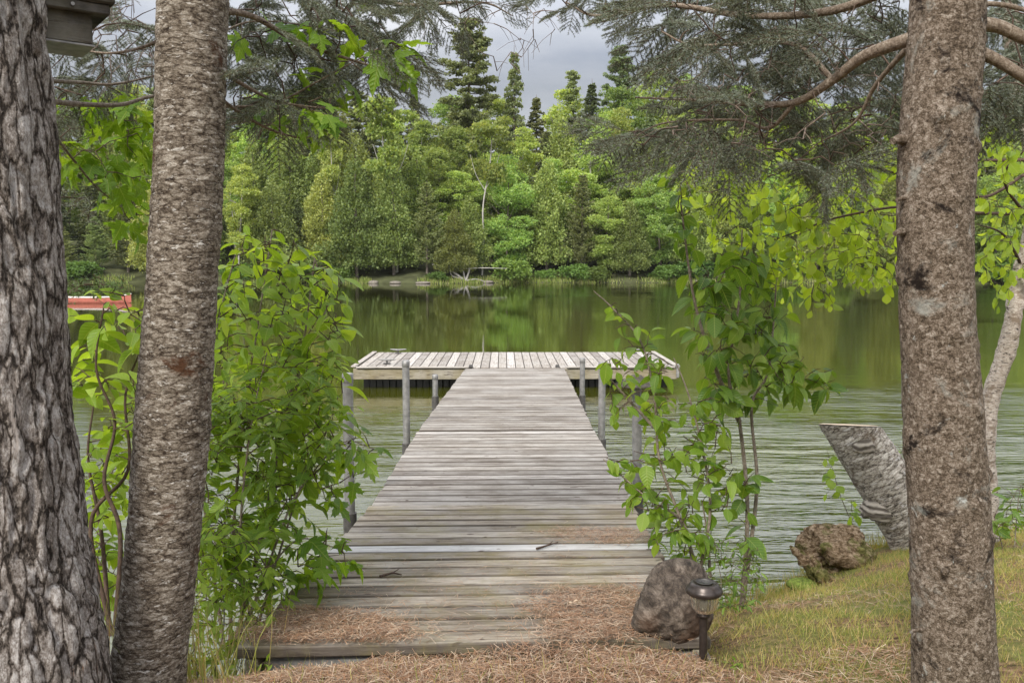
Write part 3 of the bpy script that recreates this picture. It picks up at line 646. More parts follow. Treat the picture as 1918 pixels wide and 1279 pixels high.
for k in range(46): box(mb, base + d_ * (W_ * (k + .5) / 46) * .97 + d_ * .08 + n_ * .16 - UP * (.30 + .004 * (k % 3)), W_ / 46 - .016, .04 + .012 * (k % 2), .26, d_, n_, UP, .006)
box(mb, base + d_ * W_ / 2 + n_ * 1.3 - UP * .31, W_ - .3, 2.0, .28, d_, n_, UP, .02); mb.build('float', M['float'], ph, False)
mb = MB(); box(mb, h10 + d_ * .045 - UP * .06 - n_ * .035, .05, .09, .22, d_, n_, UP, .006); mb.build('corner_bracket', M['galv'], ph, False)
def cleat(px, py, Y, lab):
    p = at(px, py, Y); p[2] = zt + .008; c = thing('dock_cleat', p, lab, 'cleat', 'cleats on the platform'); b = MB()
    box(b, p + UP * .008, .12, .06, .016, d_, n_, UP, .004); box(b, p + UP * .035, .03, .03, .05, d_, n_, UP, .004); b.build('base', M['galv_dark'], c, False)
    b = MB(); P = spline([p + UP * .062 - d_ * .15 + UP * .016, p + UP * .066, p + UP * .062 + d_ * .15 + UP * .016], 5); tube(b, P, [.008, .012, .014, .016, .016, .016, .016, .016, .014, .012, .008], 8); b.build('horn', M['galv'], c)
cleat(725, 684, 14.6, 'metal cleat near the front left corner of the platform'); cleat(746, 667, 16.3, 'metal cleat at the back left edge of the platform'); cleat(1187, 664, 16.3, 'metal cleat at the back right edge of the platform')
# joints where the walkway meets the platform
for px, lb in ((882, 'small metal hinge at the left end of the walkway joint'), (1044, 'small metal hinge at the right end of the walkway joint')):
    p = at(px, 688, 14.08); b = MB(); box(b, p + UP * .012, .07, .09, .02, bev=.004); tube(b, [p + [-.03, .02, .03], p + [.03, .02, .03]], .014, 8); tag(b.build('hinge', M['galv_dark'], None, False, p), lb, 'hinge', 'hinges of the platform joint')
b = MB(); box(b, (r00 + r10) / 2 + np.array([.62, .13, -.16]), .42, .2, .2, bev=.01); o = b.build('concrete_block', M['concrete'], None, False, tuple((r00 + r10) / 2 + np.array([.62, .13, -.16]))); tag(o, 'grey concrete block under the right corner of the ramp', 'block')
b = MB(); box(b, (r00 + r10) / 2 + np.array([-.55, .1, -.15]), .4, .2, .2, bev=.01); o = b.build('concrete_block', M['concrete'], None, False, tuple((r00 + r10) / 2 + np.array([-.55, .1, -.15]))); tag(o, 'grey concrete block under the left corner of the ramp', 'block')
# pipes
def post(px, ytop, ybrk, Y, lab, hat=False, lean=0.):
    p = at(px, ytop, Y); root = thing('dock_post', (p[0], p[1], 0), lab, 'post', 'pipe posts beside the dock'); b = MB()
    q = np.array([p[0] + lean, p[1], -1.]); tube(b, [q, p], .034, 20); b.build('pipe', M['galv'], root)
    zb = at(px, ybrk, Y)[2]; b = MB(); e = q + (p - q) * ((zb + 1) / (p[2] + 1)); tube(b, [e - UP * .45, e], .044, 20); s_ = np.sign(-p[0]); box(b, e - UP * .3 + np.array([s_ * .09, 0, 0]), .12, .10, .10, bev=.005); b.build('sleeve', M['galv_dark'], root)
    b = MB(); lathe(b, p + UP * (-.05), [(.0355, 0), (.0375, .002), (.0375, .055), (.030, .062), (0, .063)], 20); b.build('cap', M['galv'], root)
    if hat:
        b = MB(); lathe(b, p + UP * .0, [(.155, .0), (.158, .006), (.10, .035), (.045, .062), (.035, .075), (.0, .078)], 60, .03, 30); b.build('slatted_cone_hat', M['dark_wood'], root)
post(651, 702, 960, 5.6, 'tall grey pipe post nearest the shore left of the dock')
post(760, 677, 830, 8.2, 'tall grey pipe post in front of the platform left end')
post(815, 703, 742, 10.8, 'short grey pipe post left of the far walkway')
post(1091, 672, 740, 11.2, 'thin grey pipe post right of the walkway end')
post(1128, 681, 822, 8.3, 'grey pipe post right of the walkway, second from shore')
post(1192, 722, 930, 6.2, 'pipe post wearing a slatted cone hat behind the right shrubs', True, .05)

# ------------------------------------------------------------------ growth and leaf helpers
def leaf_oval(w=.5, tip=1., n=6, fold=.18, droop=.25, asym=0):
    t = np.linspace(0, 1, n + 1); hw = w / 2 * np.sin(math.pi * t ** (1 / tip)) ** .85; hw[0] = .012; hw[-1] = .004
    V = []; 
    for a, b in zip(t, hw):
        z = -droop * a * a
        V += [[-b, a, z + fold * b], [0, a, z], [b, a, z + fold * b]]
    Fc = []
    for k in range(n): i = 3 * k; Fc += [[i, i + 1, i + 4, i + 3], [i + 1, i + 2, i + 5, i + 4]]
    o = len(V); V += [[-.01, -.18, .02], [.01, -.18, .02]]; Fc += [[o, o + 1, 2, 0]]
    return np.array(V, float), Fc
def leaf_maple():
    h = [(0, 0), (.13, -.09), (.36, -.05), (.31, .04), (.33, .10), (.22, .155), (.40, .20), (.47, .27), (.66, .36), (.54, .39), (.55, .50), (.40, .46), (.34, .50), (.19, .46), (.19, .58), (.26, .70), (.15, .74), (.10, .86), (0, 1.02)]
    out = h + [(-x, y) for x, y in h[-2:0:-1]]; V = [[0, .24, 0]] + [[x, y, 0] for x, y in out] + [[-.008, -.6, -.05], [.008, -.6, -.05], [.01, 0, 0], [-.01, 0, 0]]
    V = np.array(V, float); r2 = V[:, 0] ** 2 + (V[:, 1] - .24) ** 2; V[:, 2] += -.42 * r2 + .12 * np.abs(V[:, 0]); n = len(out)
    Fc = [[0, 1 + k, 1 + (k + 1) % n] for k in range(n)] + [[n + 1, n + 2, n + 3, n + 4]]
    return V, Fc
T_OV = leaf_oval(.50, 1., 6); T_WIDE = leaf_oval(.64, 1.12, 6, .22, .3); T_NAR = leaf_oval(.34, .95, 5, .2, .25); T_BIR = leaf_oval(.74, .82, 5, .15, .2); T_MAP = leaf_maple()
NEED = (np.array([[-.5, 0, 0], [.5, 0, 0], [0, 1, .0]]), [[0, 1, 2]])
NEED2 = (np.array([[-.5, 0, 0], [.5, 0, 0], [.35, .5, .06], [-.35, .5, .06], [0, 1, -.02]]), [[0, 1, 2, 3], [3, 2, 4]])
def inpoly(poly, g):
    poly = np.array(poly, float); lo, hi = poly.min(0), poly.max(0)
    while True:
        p = lo + (hi - lo) * g.random(2); c = False; j = len(poly) - 1
        for i in range(len(poly)):
            if (poly[i, 1] > p[1]) != (poly[j, 1] > p[1]) and p[0] < (poly[j, 0] - poly[i, 0]) * (p[1] - poly[i, 1]) / (poly[j, 1] - poly[i, 1]) + poly[i, 0]: c = not c
            j = i
        if c: return p
def targets(g, poly, n, Y0, Y1):
    return np.array([at(*inpoly(poly, g), g.uniform(Y0, Y1)) for _ in range(n)])
def grow(sk, tg, g, step=.05, sag=.12, down=.0, wob=.006, maxlen=None):
    """connect every target to the nearest point of the growing skeleton; returns the twig paths"""
    nodes = [np.asarray(s, float) for s in sk]; A = np.vstack(nodes); 
    dist = np.array([np.linalg.norm(A - q, axis=1).min() for q in tg]); out = []
    for i in np.argsort(dist):
        q = tg[i]; dv = q - A; c = np.linalg.norm(dv, axis=1) + down * np.maximum(0, -dv[:, 2]) * 1.; k = np.argmin(c); p = A[k]; l = np.linalg.norm(q - p)
        if l < step: continue
        m = max(2, int(l / step)); t = np.linspace(0, 1, m + 1)[:, None]; P = p + (q - p) * t
        P[:, 2] += sag * l * np.sin(t[:, 0] * math.pi); P[1:] += g.normal(size=(m, 3)) * wob * np.minimum(1, t[1:] * 3)
        if maxlen and l > maxlen: P = P[-int(maxlen / l * m) - 1:] if False else P
        out.append(P); A = np.vstack([A, P[1:]])
    return out
def leaf_on(mb, T, paths, g, size, spacing, frac=.8, droop=.35, tipl=True, spread=1., jit=.35, mi=0, up=1.):
    Po, D, Nn, Sz = [], [], [], []
    for P in paths:
        s = np.concatenate([[0], np.cumsum(np.linalg.norm(np.diff(P, axis=0), axis=1))]); Lt = s[-1]; st = Lt * (1 - frac); ph = g.random() * 6.28; k = 0
        while st < Lt + (1e-6 if tipl else -spacing):
            p = np.array([np.interp(st, s, P[:, c]) for c in range(3)]); e = np.array([np.interp(min(st + .02, Lt + 0), s, P[:, c]) for c in range(3)]) - np.array([np.interp(max(st - .02, 0), s, P[:, c]) for c in range(3)]); T_ = nrm(e)
            sd = np.cross(T_, [0, 0, 1.]); sd = nrm(sd + 1e-4); sgn = 1 if k % 2 else -1
            tipn = st > Lt - spacing * .6
            d = T_ * (.9 if tipn else .45) + (0 if tipn else 1) * sd * sgn * spread * .8 + np.array([0, 0, -droop]) + g.normal(size=3) * jit
            Po.append(p); D.append(d); Nn.append(np.array([0, 0, up]) + g.normal(size=3) * .45 + T_ * .2); Sz.append(size * g.uniform(.6, 1.15) * (.75 if tipn else 1)); st += spacing * g.uniform(.7, 1.3); k += 1
    Po, D, Nn, Sz = map(np.array, (Po, D, Nn, Sz)); D = nrm(D); q = len(Sz); inst(mb, T, Po + D * (Sz * (.6 if T is T_MAP else .15))[:, None], D, Nn, np.stack([Sz * g.uniform(.75, 1.15, q), Sz, Sz * g.uniform(.2, 2.4, q)], -1), mi)
def twigs(mb, paths, r0=.0035, r1=.0012, n=4, mi=0):
    for P in paths: tube(mb, P, np.linspace(r0, r1, len(P)), n, False, mi)
def needles_on(mb, paths, g, ln=.016, per=500, wid=.0016, frac=1., ang=.9, mi=0):
    Po, D = [], []
    for P in paths:
        s = np.concatenate([[0], np.cumsum(np.linalg.norm(np.diff(P, axis=0), axis=1))]); Lt = s[-1]; n = int(per * Lt * frac)
        if n < 2: continue
        u = Lt * (1 - frac) + Lt * frac * g.random(n); p = np.stack([np.interp(u, s, P[:, c]) for c in range(3)], -1)
        e = np.stack([np.interp(np.minimum(u + .01, Lt), s, P[:, c]) - np.interp(np.maximum(u - .01, 0), s, P[:, c]) for c in range(3)], -1); T_ = nrm(e)
        rr = np.cross(T_, sph(n, g)); rr = nrm(rr); Po.append(p); D.append(nrm(T_ * .55 + rr * ang + [0, 0, .1]))
    Po, D = np.vstack(Po), np.vstack(D); n = len(Po); inst(mb, NEED, Po, D, sph(n, g), np.stack([np.full(n, wid), ln * g.uniform(.7, 1.15, n), np.ones(n)], -1), mi)
def sidetwigs(paths, g, ln=.07, spacing=.035, frac=.8, droop=.25):
    out = []
    for P in paths:
        s = np.concatenate([[0], np.cumsum(np.linalg.norm(np.diff(P, axis=0), axis=1))]); Lt = s[-1]; st = Lt * (1 - frac); k = 0
        while st < Lt - .01:
            p = np.array([np.interp(st, s, P[:, c]) for c in range(3)]); e = np.array([np.interp(min(st + .02, Lt), s, P[:, c]) for c in range(3)]) - np.array([np.interp(max(st - .02, 0), s, P[:, c]) for c in range(3)]); T_ = nrm(e)
            sd = nrm(np.cross(T_, [0, 0, 1.]) + 1e-4) * (1 if k % 2 else -1); d = nrm(T_ * .7 + sd * .8 + g.normal(size=3) * .2 + [0, 0, -droop]); l = ln * g.uniform(.6, 1.3) * (1 - .45 * st / Lt)
            out.append(np.array([p, p + d * l * .5, p + d * l + [0, 0, -.15 * l]])); st += spacing * g.uniform(.7, 1.3); k += 1
    return out

def spray_t(seed, L_=.26, pairs=9, sub=True):
    g = np.random.default_rng(seed); ax = [np.array([[0, t * L_, -.05 * t * t * L_ / .26 + .012 * math.sin(t * 3)] for t in np.linspace(0, 1, 8)])]
    for k in range(pairs):
        t = .12 + .8 * k / pairs
        for sg in (-1, 1):
            if g.random() < .1: continue
            l = .115 * (1 - t) ** .7 * g.uniform(.75, 1.2) + .018; p = np.array([0, t * L_, -.05 * t * t]); d = nrm(np.array([sg * .85, .75, -.12 + g.normal() * .12]))
            Q = np.array([p, p + d * l * .5, p + d * l + [0, .10 * l, -.12 * l]]); ax.append(Q)
            if sub and l > .06:
                for u in (.45, .7): m_ = p + d * l * u; ax.append(np.array([m_, m_ + nrm(np.array([sg * .3, 1., -.1 + g.normal() * .2])) * l * .35]))
    tb = MB(); twigs(tb, ax, .0013, .0007, 3); nb_ = MB(); needles_on(nb_, ax, g, .0125, 1150, .0015, 1., .8)
    f = lambda m_: (np.concatenate(m_.v), [list(q) for a_ in m_.f for q in a_])
    return f(tb), f(nb_)
def sprays(tm, nm, paths, g, T, mi=0, scl=(.75, 1.25), droop=.25, away=None, mid=True):
    Po, D, Nn = [], [], []
    for P in paths:
        for q in ((len(P) - 1, len(P) // 2) if mid and len(P) > 4 else (len(P) - 1,)):
            tg_ = P[q] - P[max(0, q - 3)]; d = nrm(tg_) + g.normal(size=3) * .35 + [0, 0, -droop]
            if away is not None: d = d + nrm(P[q] - away) * [.8, .8, .1]
            Po.append(P[q]); D.append(d); Nn.append(np.array([0, -.25, 1]) + g.normal(size=3) * .3)
    Po, D, Nn = map(np.array, (Po, D, Nn)); k = g.integers(0, len(T), len(Po)); sc = g.uniform(*scl, len(Po))
    for i_, (a_, b_) in enumerate(T):
        m_ = k == i_
        if m_.any(): inst(tm, a_, Po[m_], D[m_], Nn[m_], sc[m_], mi); inst(nm, b_, Po[m_], D[m_], Nn[m_], sc[m_])

# ------------------------------------------------------------------ big trunks
def bigtrunk(root, pts, Y, disp, m, nth=240, zstep=.007, extra=None):
    """pts: (px, py, half width px); depth Y"""
    C = []; r = []
    for px, py, hw in pts: p = at(px, py, Y); C.append(p); r.append(hw / F * (Y / CP + (-(py - 639.5) / F) * 0))
    C = np.array(C); r = np.array(r); o = np.argsort(C[:, 2]); C = C[o]; r = r[o]
    zlo, zhi = C[0, 2], C[-1, 2]; zz = np.concatenate([np.arange(zlo, 3.0, zstep), np.arange(3.0, zhi, .05)]) if zhi > 3 else np.arange(zlo, zhi, zstep)
    cx = np.interp(zz, C[:, 2], C[:, 0]); rr = np.interp(zz, C[:, 2], r)
    ker = np.ones(41) / 41; pad = lambda a: np.convolve(np.pad(a, 20, 'edge'), ker, 'valid')
    cx, rr = pad(cx), pad(rr)
    th = np.arange(nth) * 2 * math.pi / nth; TH, ZZ = np.meshgrid(th, zz); RR = rr[:, None] + disp(TH, ZZ, rr[:, None])
    V = np.stack([cx[:, None] + RR * np.cos(TH), Y + RR * np.sin(TH), ZZ], -1); mm = len(zz)
    i = np.arange(mm - 1)[:, None] * nth; j = np.arange(nth)[None]; j2 = (j + 1) % nth
    b = MB(); b.add(V, np.stack([i + j, i + j2, i + nth + j2, i + nth + j], -1).reshape(-1, 4)); return b.build('trunk', M[m], root)
def cyl(TH, ZZ, R0, s, zs): return np.stack([np.cos(TH) * R0 * s, np.sin(TH) * R0 * s, ZZ * zs], -1)
def d_rough(TH, ZZ, R0):
    q = cyl(TH, ZZ, .18, 26, 4.5); w = fbm(cyl(TH, ZZ, .18, 8, 3), 2, 4) * 1.6; q = q + w[..., None]
    rid = 1 - np.abs(fbm(q, 3, 2)) * 2.2; rid = np.clip(rid, -.4, 1); f = fbm(cyl(TH, ZZ, .18, 90, 45), 3, 7)
    base = np.exp(-(ZZ - .55) / .28) * .085 * (1 + .35 * np.cos(5 * TH + 1))
    return -.016 * np.clip(rid, 0, 1) ** 2 + .005 * f + .012 * fbm(cyl(TH, ZZ, .18, 5, 3), 2, 1) + np.clip(base, 0, .2)
def d_fir(TH, ZZ, R0):
    return .0035 * fbm(cyl(TH, ZZ, .1, 30, 60), 3, 12) + .006 * fbm(cyl(TH, ZZ, .1, 9, 7), 3, 13) + .0018 * fbm(cyl(TH, ZZ, .1, 120, 160), 2, 14) + .05 * np.exp(-(ZZ - .5) / .14) * (1 + .3 * np.cos(4 * TH))
def d_spr(TH, ZZ, R0):
    k = np.clip(fbm(cyl(TH, ZZ, .1, 11, 13), 2, 22) - .38, 0, 1)
    return .003 * fbm(cyl(TH, ZZ, .1, 70, 50), 3, 23) + .006 * fbm(cyl(TH, ZZ, .1, 9, 5), 3, 24) + .03 * k + .04 * np.exp(-(ZZ - .5) / .14)
gr = np.random.default_rng(11)
# maple on the far left
maple = thing('maple_tree', (at(-20, 1279, 2.3)[0], 2.3, .66), 'thick rough grey barked tree at the left picture edge with lobed green leaves', 'maple tree')
bigtrunk(maple, [(-95, -900, 120), (-80, -300, 138), (-68, 0, 135), (-48, 300, 138), (-34, 500, 140), (-20, 700, 140), (-8, 850, 143), (0, 1000, 148), (8, 1130, 158), (15, 1230, 165), (20, 1600, 190)], 2.3, d_rough, 'bark_rough')
# fir: second trunk
fir = thing('fir_tree', (at(268, 1290, 2.6)[0], 2.6, .62), 'second trunk from the left with pinkish brown bark flecked in horizontal bands', 'fir tree')
bigtrunk(fir, [(372, -900, 50), (366, -300, 60), (362, 0, 62), (354, 300, 62), (345, 470, 63), (334, 640, 66), (325, 770, 68), (315, 900, 68), (300, 1090, 67), (283, 1200, 67), (268, 1290, 68), (255, 1600, 80)], 2.6, d_fir, 'bark_fir')
spruce = thing('spruce_tree', (at(1790, 1290, 2.6)[0], 2.6, .62), 'right hand trunk with scaly brown bark, dark knots and drooping needle branches', 'spruce tree')
bigtrunk(spruce, [(1790, -900, 52), (1784, -300, 60), (1776, 0, 64), (1762, 200, 66), (1754, 300, 66), (1750, 480, 64), (1758, 640, 67), (1766, 760, 69), (1775, 900, 71), (1783, 1100, 72), (1789, 1279, 73), (1793, 1600, 84)], 2.6, d_spr, 'bark_spruce')
# knots and stubs on the spruce
b = MB()
for px, py, s_ in [(1672, 262, 26), (1680, 372, 14), (1676, 435, 20), (1770, 1070, 18), (1690, 520, 12), (1828, 815, 10), (1706, 1180, 12)]:
    p = at(px + (20 if px < 1740 else 0), py, 2.5 if 1700 < px < 1820 else 2.58); q = at(px, py + 3, 2.47 if 1700 < px < 1820 else 2.55); P = spline([p, (p + q) / 2 + UP * .004, q], 3); b = MB(); tube(b, P, np.linspace(s_ / 1500, s_ / 2600, 7), 8); b.build('branch_stub', M['bark_spruce'], spruce)
# --- spruce limbs, twigs, needles
sl_ = []; b = MB()
for pts, r0, r1 in [([(1715, 70, 2.62), (1620, 105, 2.75), (1560, 150, 2.85), (1490, 192, 2.95), (1400, 195, 3.1), (1300, 188, 3.2), (1190, 183, 3.3)], .021, .003),
                ([(1560, 150, 2.85), (1500, 90, 2.95), (1440, 80, 3.05), (1300, 85, 3.15), (1240, 60, 3.2)], .009, .003),
                ([(1490, 192, 2.95), (1440, 240, 3.05), (1380, 225, 3.15), (1250, 230, 3.25), (1190, 255, 3.3)], .008, .002),
                ([(1700, 90, 2.75), (1640, 160, 2.9), (1600, 230, 3.0), (1530, 270, 3.1)], .010, .002),
                ([(1715, -40, 2.65), (1560, 20, 2.9), (1400, 30, 3.1), (1250, 10, 3.2), (1120, 30, 3.3), (1060, 5, 3.35)], .016, .003),
                ([(1710, -160, 2.65), (1500, -120, 3.0), (1200, -90, 3.3), (980, -60, 3.4), (860, -20, 3.5), (770, -10, 3.5)], .018, .003),
                ([(1830, 8, 2.62), (1880, 10, 2.6), (1960, 30, 2.6)], .008, .006), ([(1828, 45, 2.62), (1870, 50, 2.62), (1925, 75, 2.62), (2050, 130, 2.65)], .021, .016),
                ([(1828, 95, 2.62), (1870, 115, 2.62), (1925, 150, 2.62), (2040, 230, 2.7)], .019, .014)]:
    P = spline([at(*q) for q in pts], 8); sl_.append(P); tube(b, P, np.linspace(r0, r1, len(P)), 10)
B1 = b
PR = [(1230, -60), (1700, -60), (1700, 250), (1600, 300), (1520, 320), (1420, 270), (1330, 310), (1240, 270), (1170, 280), (1180, 200), (1340, 180), (1300, 110), (1230, 50)]
SPR = [spray_t(k) for k in range(4)]; aw = at(1760, 0, 2.6)
pa = grow(sl_, targets(gr, PR, 185, 2.75, 4.1), gr, .04, .10, .4); pa2 = grow(sl_[6:], targets(gr, [(1838, -40), (1960, -40), (1960, 200), (1880, 215), (1838, 190)], 40, 2.9, 3.8), gr, .04, .1, .4)
pa3 = grow(sl_, targets(gr, [(960, -60), (1260, -60), (1260, 70), (1180, 30), (1060, 25)], 26, 3.1, 3.7), gr, .04, .1, .4)
b = B1; twigs(b, pa + pa2 + pa3, .0032, .0014, mi=1); nb2 = MB()
sprays(b, nb2, pa + pa2, gr, SPR, 1, away=aw); sprays(b, nb2, pa3, gr, SPR, 1, (.5, .8), .5, aw, False); nb2.build('needles', M['needle'], spruce, False)
# bare dead twigs curling under the limbs
b = B1; tg = targets(gr, [(1240, 60), (1700, 60), (1690, 300), (1560, 250), (1440, 330), (1300, 260), (1220, 250)], 120, 2.75, 3.4); pb = grow(sl_[:4], tg, gr, .05, -.2, .2, .008)
sb = sidetwigs(pb, gr, .13, .09, .8, .3); twigs(b, pb, .0026, .001, 4, 2); twigs(b, sb, .0012, .0007, 3, 2)
tg = targets(gr, [(780, -20), (1060, -20), (1040, 110), (960, 160), (880, 90), (790, 70)], 34, 3.2, 3.7); pc = grow(sl_[5:6], tg, gr, .04, .15, .2, .012); sc = sidetwigs(pc, gr, .10, .06, .8, .5); twigs(b, pc, .0022, .0009, 4, 2); twigs(b, sc, .0011, .0007, 3, 2)
b.build('branches', [M['limb'], M['twig'], M['twig_grey']], spruce)
# --- fir limbs of the second trunk
fl = []; b = MB()
for pts, r0, r1 in [([(385, 20, 2.66), (470, 30, 2.8), (560, 80, 2.95), (650, 110, 3.05), (745, 140, 3.15)], .012, .003), ([(385, -60, 2.66), (500, -40, 2.9), (640, -10, 3.1), (760, 10, 3.2), (900, 5, 3.3), (960, 30, 3.35)], .013, .002),
                    ([(395, 120, 2.66), (440, 150, 2.75), (520, 190, 2.85), (620, 205, 2.95)], .010, .002), ([(400, 175, 2.66), (440, 205, 2.8), (500, 240, 2.9), (560, 258, 3.0), (600, 252, 3.0)], .007, .002),
                    ([(330, 40, 2.68), (290, 80, 2.8), (210, 100, 2.95), (130, 90, 3.1)], .008, .002), ([(340, -100, 2.66), (260, -60, 2.9), (150, -30, 3.1), (80, 0, 3.2)], .010, .003)]:
    P = spline([at(*q) for q in pts], 8); fl.append(P); tube(b, P, np.linspace(r0, r1, len(P)), 8)
B1 = b
aw = at(360, 0, 2.6)
pa = grow(fl[:4], targets(gr, [(425, -50), (770, -50), (745, 50), (760, 120), (730, 150), (640, 140), (630, 180), (580, 230), (540, 225), (500, 205), (425, 215)], 150, 2.75, 3.9), gr, .04, .08, .3)
pa2 = grow(fl[4:], targets(gr, [(70, 60), (150, 40), (290, 40), (290, 150), (180, 215), (80, 230)], 42, 3.0, 3.9), gr, .04, .08, .3); pa3 = grow(fl[1:2], targets(gr, [(740, -40), (960, -40), (930, 15), (880, 40), (760, 10)], 24, 3.1, 3.6), gr, .04, .08, .3)
b = B1; twigs(b, pa + pa2 + pa3, .0032, .0014, mi=1); nb2 = MB(); sprays(b, nb2, pa + pa2, gr, SPR, 1, (.6, 1.05), .2, aw); sprays(b, nb2, pa3, gr, SPR, 1, (.5, .8), .4, aw, False); nb2.build('needles', M['needle'], fir, False)
b = B1; tg = targets(gr, [(150, -20), (300, -20), (295, 190), (200, 200), (160, 80)], 60, 2.8, 3.3); pb = grow(fl[4:], tg, gr, .05, .25, 0, .01); sb = sidetwigs(pb, gr, .12, .07, .8, .3); twigs(b, pb, .002, .0009, 4, 2); twigs(b, sb, .0011, .0007, 3, 2)
tg = targets(gr, [(425, 200), (560, 230), (530, 300), (430, 270)], 16, 2.8, 3.1); pb = grow(fl[2:4], tg, gr, .05, .1, 0, .01); twigs(b, pb, .002, .0009, 4, 2); twigs(b, sidetwigs(pb, gr, .1, .07), .0011, .0007, 3, 2)
b.build('branches', [M['limb'], M['twig'], M['twig_grey']], fir)
# --- maple branches and leaves
ml = []; b = MB()
for pts, r0, r1 in [([(60, 150, 2.5), (150, 155, 2.8), (215, 158, 2.9), (300, 140, 3.0)], .007, .003), ([(70, 188, 2.5), (160, 196, 2.75), (230, 196, 2.9), (300, 180, 3.05), (420, 200, 3.0), (520, 190, 3.0), (600, 150, 3.0), (720, 85, 3.0)], .009, .002),
                    ([(80, 225, 2.5), (130, 290, 2.9), (180, 350, 3.1), (230, 390, 3.2)], .006, .002), ([(520, 190, 3.0), (580, 205, 3.0), (640, 225, 3.0)], .004, .0015), ([(300, 150, 3.0), (420, 60, 3.0), (500, 40, 3.0), (640, 60, 3.0)], .005, .002)]:
    P = spline([at(*q) for q in pts], 8); ml.append(P); tube(b, P, np.linspace(r0, r1, len(P)), 7)
B1 = b
tg = np.vstack([targets(gr, [(90, 180), (290, 150), (285, 420), (200, 420), (90, 300)], 60, 2.9, 3.5), targets(gr, [(120, 150), (290, 160), (290, 260), (120, 250)], 12, 3.3, 3.9),
                targets(gr, [(560, 150), (660, 140), (660, 270), (600, 230), (480, 180)], 20, 2.75, 3.2), targets(gr, [(640, 60), (740, 70), (775, 100), (760, 130), (680, 110)], 14, 2.75, 3.1), targets(gr, [(450, 10), (700, 10), (650, 90), (450, 120)], 8, 2.8, 3.1)])
pa = grow(ml, tg, gr, .05, .08, .1); b = B1; twigs(b, pa, .002, .001, mi=1); b.build('branches', [M['stem'], M['twig']], maple)
b = MB(); leaf_on(b, T_MAP, pa, gr, .10, .055, .8, .75, jit=.5); b.build('leaves', M['leaf_maple'], maple)
# hood box on the left trunk
hc = at(130, 62, 2.55); bx = thing('birdhouse', hc - UP * .05, 'dark box with overhanging tiered rim and sloped grey roof beside the left trunk', 'birdhouse')
a = R(38); Xb = np.array([math.cos(a), math.sin(a), 0]); Yb = np.array([-math.sin(a), math.cos(a), 0])
b = MB(); box(b, hc - UP * .0 - Xb * .05, .19, .15, .085, Xb, Yb, UP, .004); b.build('body', M['dark_wood'], bx, False)
b = MB(); box(b, hc + UP * .055 - Xb * .03, .235, .20, .03, Xb, Yb, UP, .004); box(b, hc + UP * .083 - Xb * .03, .26, .22, .028, Xb, Yb, UP, .006); b.build('rim', M['dark_wood'], bx, False)
b = MB(); c0 = hc + UP * .0975 - Xb * .03; q = [c0 + Xb * sx * .12 + Yb * sy * .10 for sx, sy in ((-1, -1), (1, -1), (1, 1), (-1, 1))]; tp = [c0 + UP * .09 + Xb * sx * .05 + Yb * sy * .04 for sx, sy in ((-1, -1), (1, -1), (1, 1), (-1, 1))]
b.add(np.array(q + tp), [[0, 1, 5, 4], [1, 2, 6, 5], [2, 3, 7, 6], [3, 0, 4, 7], [4, 5, 6, 7], [3, 2, 1, 0]]); b.build('roof', M['glass_roof'], bx, False)
b = MB(); box(b, hc - UP * .045 - Xb * .05, .198, .158, .006, Xb, Yb, UP, .001); b.build('base_board', M['galv'], bx, False)
b = MB(); box(b, hc + UP * .055 - Xb * .20, .16, .05, .03, Xb, Yb, UP, .003); b.build('mounting_arm', M['dark_wood'], bx, False)
b = MB(); pp = hc + UP * .055 - Xb * .01 - Yb * .103; tube(b, [pp, pp - Yb * .004], .005, 10); b.build('screw', M['galv'], bx)

# ------------------------------------------------------------------ shrubs
def shrub(name, base, label, cat, stems, envs, g, leaf, lm, size, spacing, stem_r=.009, step=.05, sag=.12, droop=.35, frac=.85, group=None, tm='twig', sm='stem', jit=.35, spread=1., compound=False, down=.6, up=1., dens=2.4):
    root = thing(name, base, label, cat, group); b = MB(); sk = []
    for pts in stems:
        P = spline([at(*q) for q in pts], 7); sk.append(P); tube(b, P, np.linspace(stem_r, stem_r * .3, len(P)), 7)
    tg = np.vstack([targets(g, e[0], int(e[1] * dens), e[2], e[3]) for e in envs]); pa = grow(sk, tg, g, step, sag, down); twigs(b, pa, min(.003, stem_r * .5), .0011, mi=1)
    B1 = b; b = MB()
    if compound:
        rac = []
        for P in pa:
            for q in range(2): e = P[-1 - q] if len(P) > q + 1 else P[-1]; d = nrm(nrm((P[-1] - P[0]) * [1, 1, .3]) + g.normal(size=3) * .6 + [0, 0, -.15]); l = g.uniform(.13, .2); rac.append(np.array([e, e + d * l * .5, e + d * l + [0, 0, -.03]]))
        twigs(B1, rac, .0012, .0008, 3, mi=1); leaf_on(b, leaf, rac, g, size, spacing, .8, .1, spread=1.4, jit=.12, up=up)
    else: leaf_on(b, leaf, pa, g, size, spacing, frac, droop, jit=jit, spread=spread, up=up)
    B1.build('stems', [M[sm], M[tm]], root); b.build('leaves', M[lm], root); return root
gs = np.random.default_rng(21)
def gnd(px, Y): x = (px - 959) / F * Y * 1.03; return (x, Y, float(gz(np.array(x), np.array(Y))))
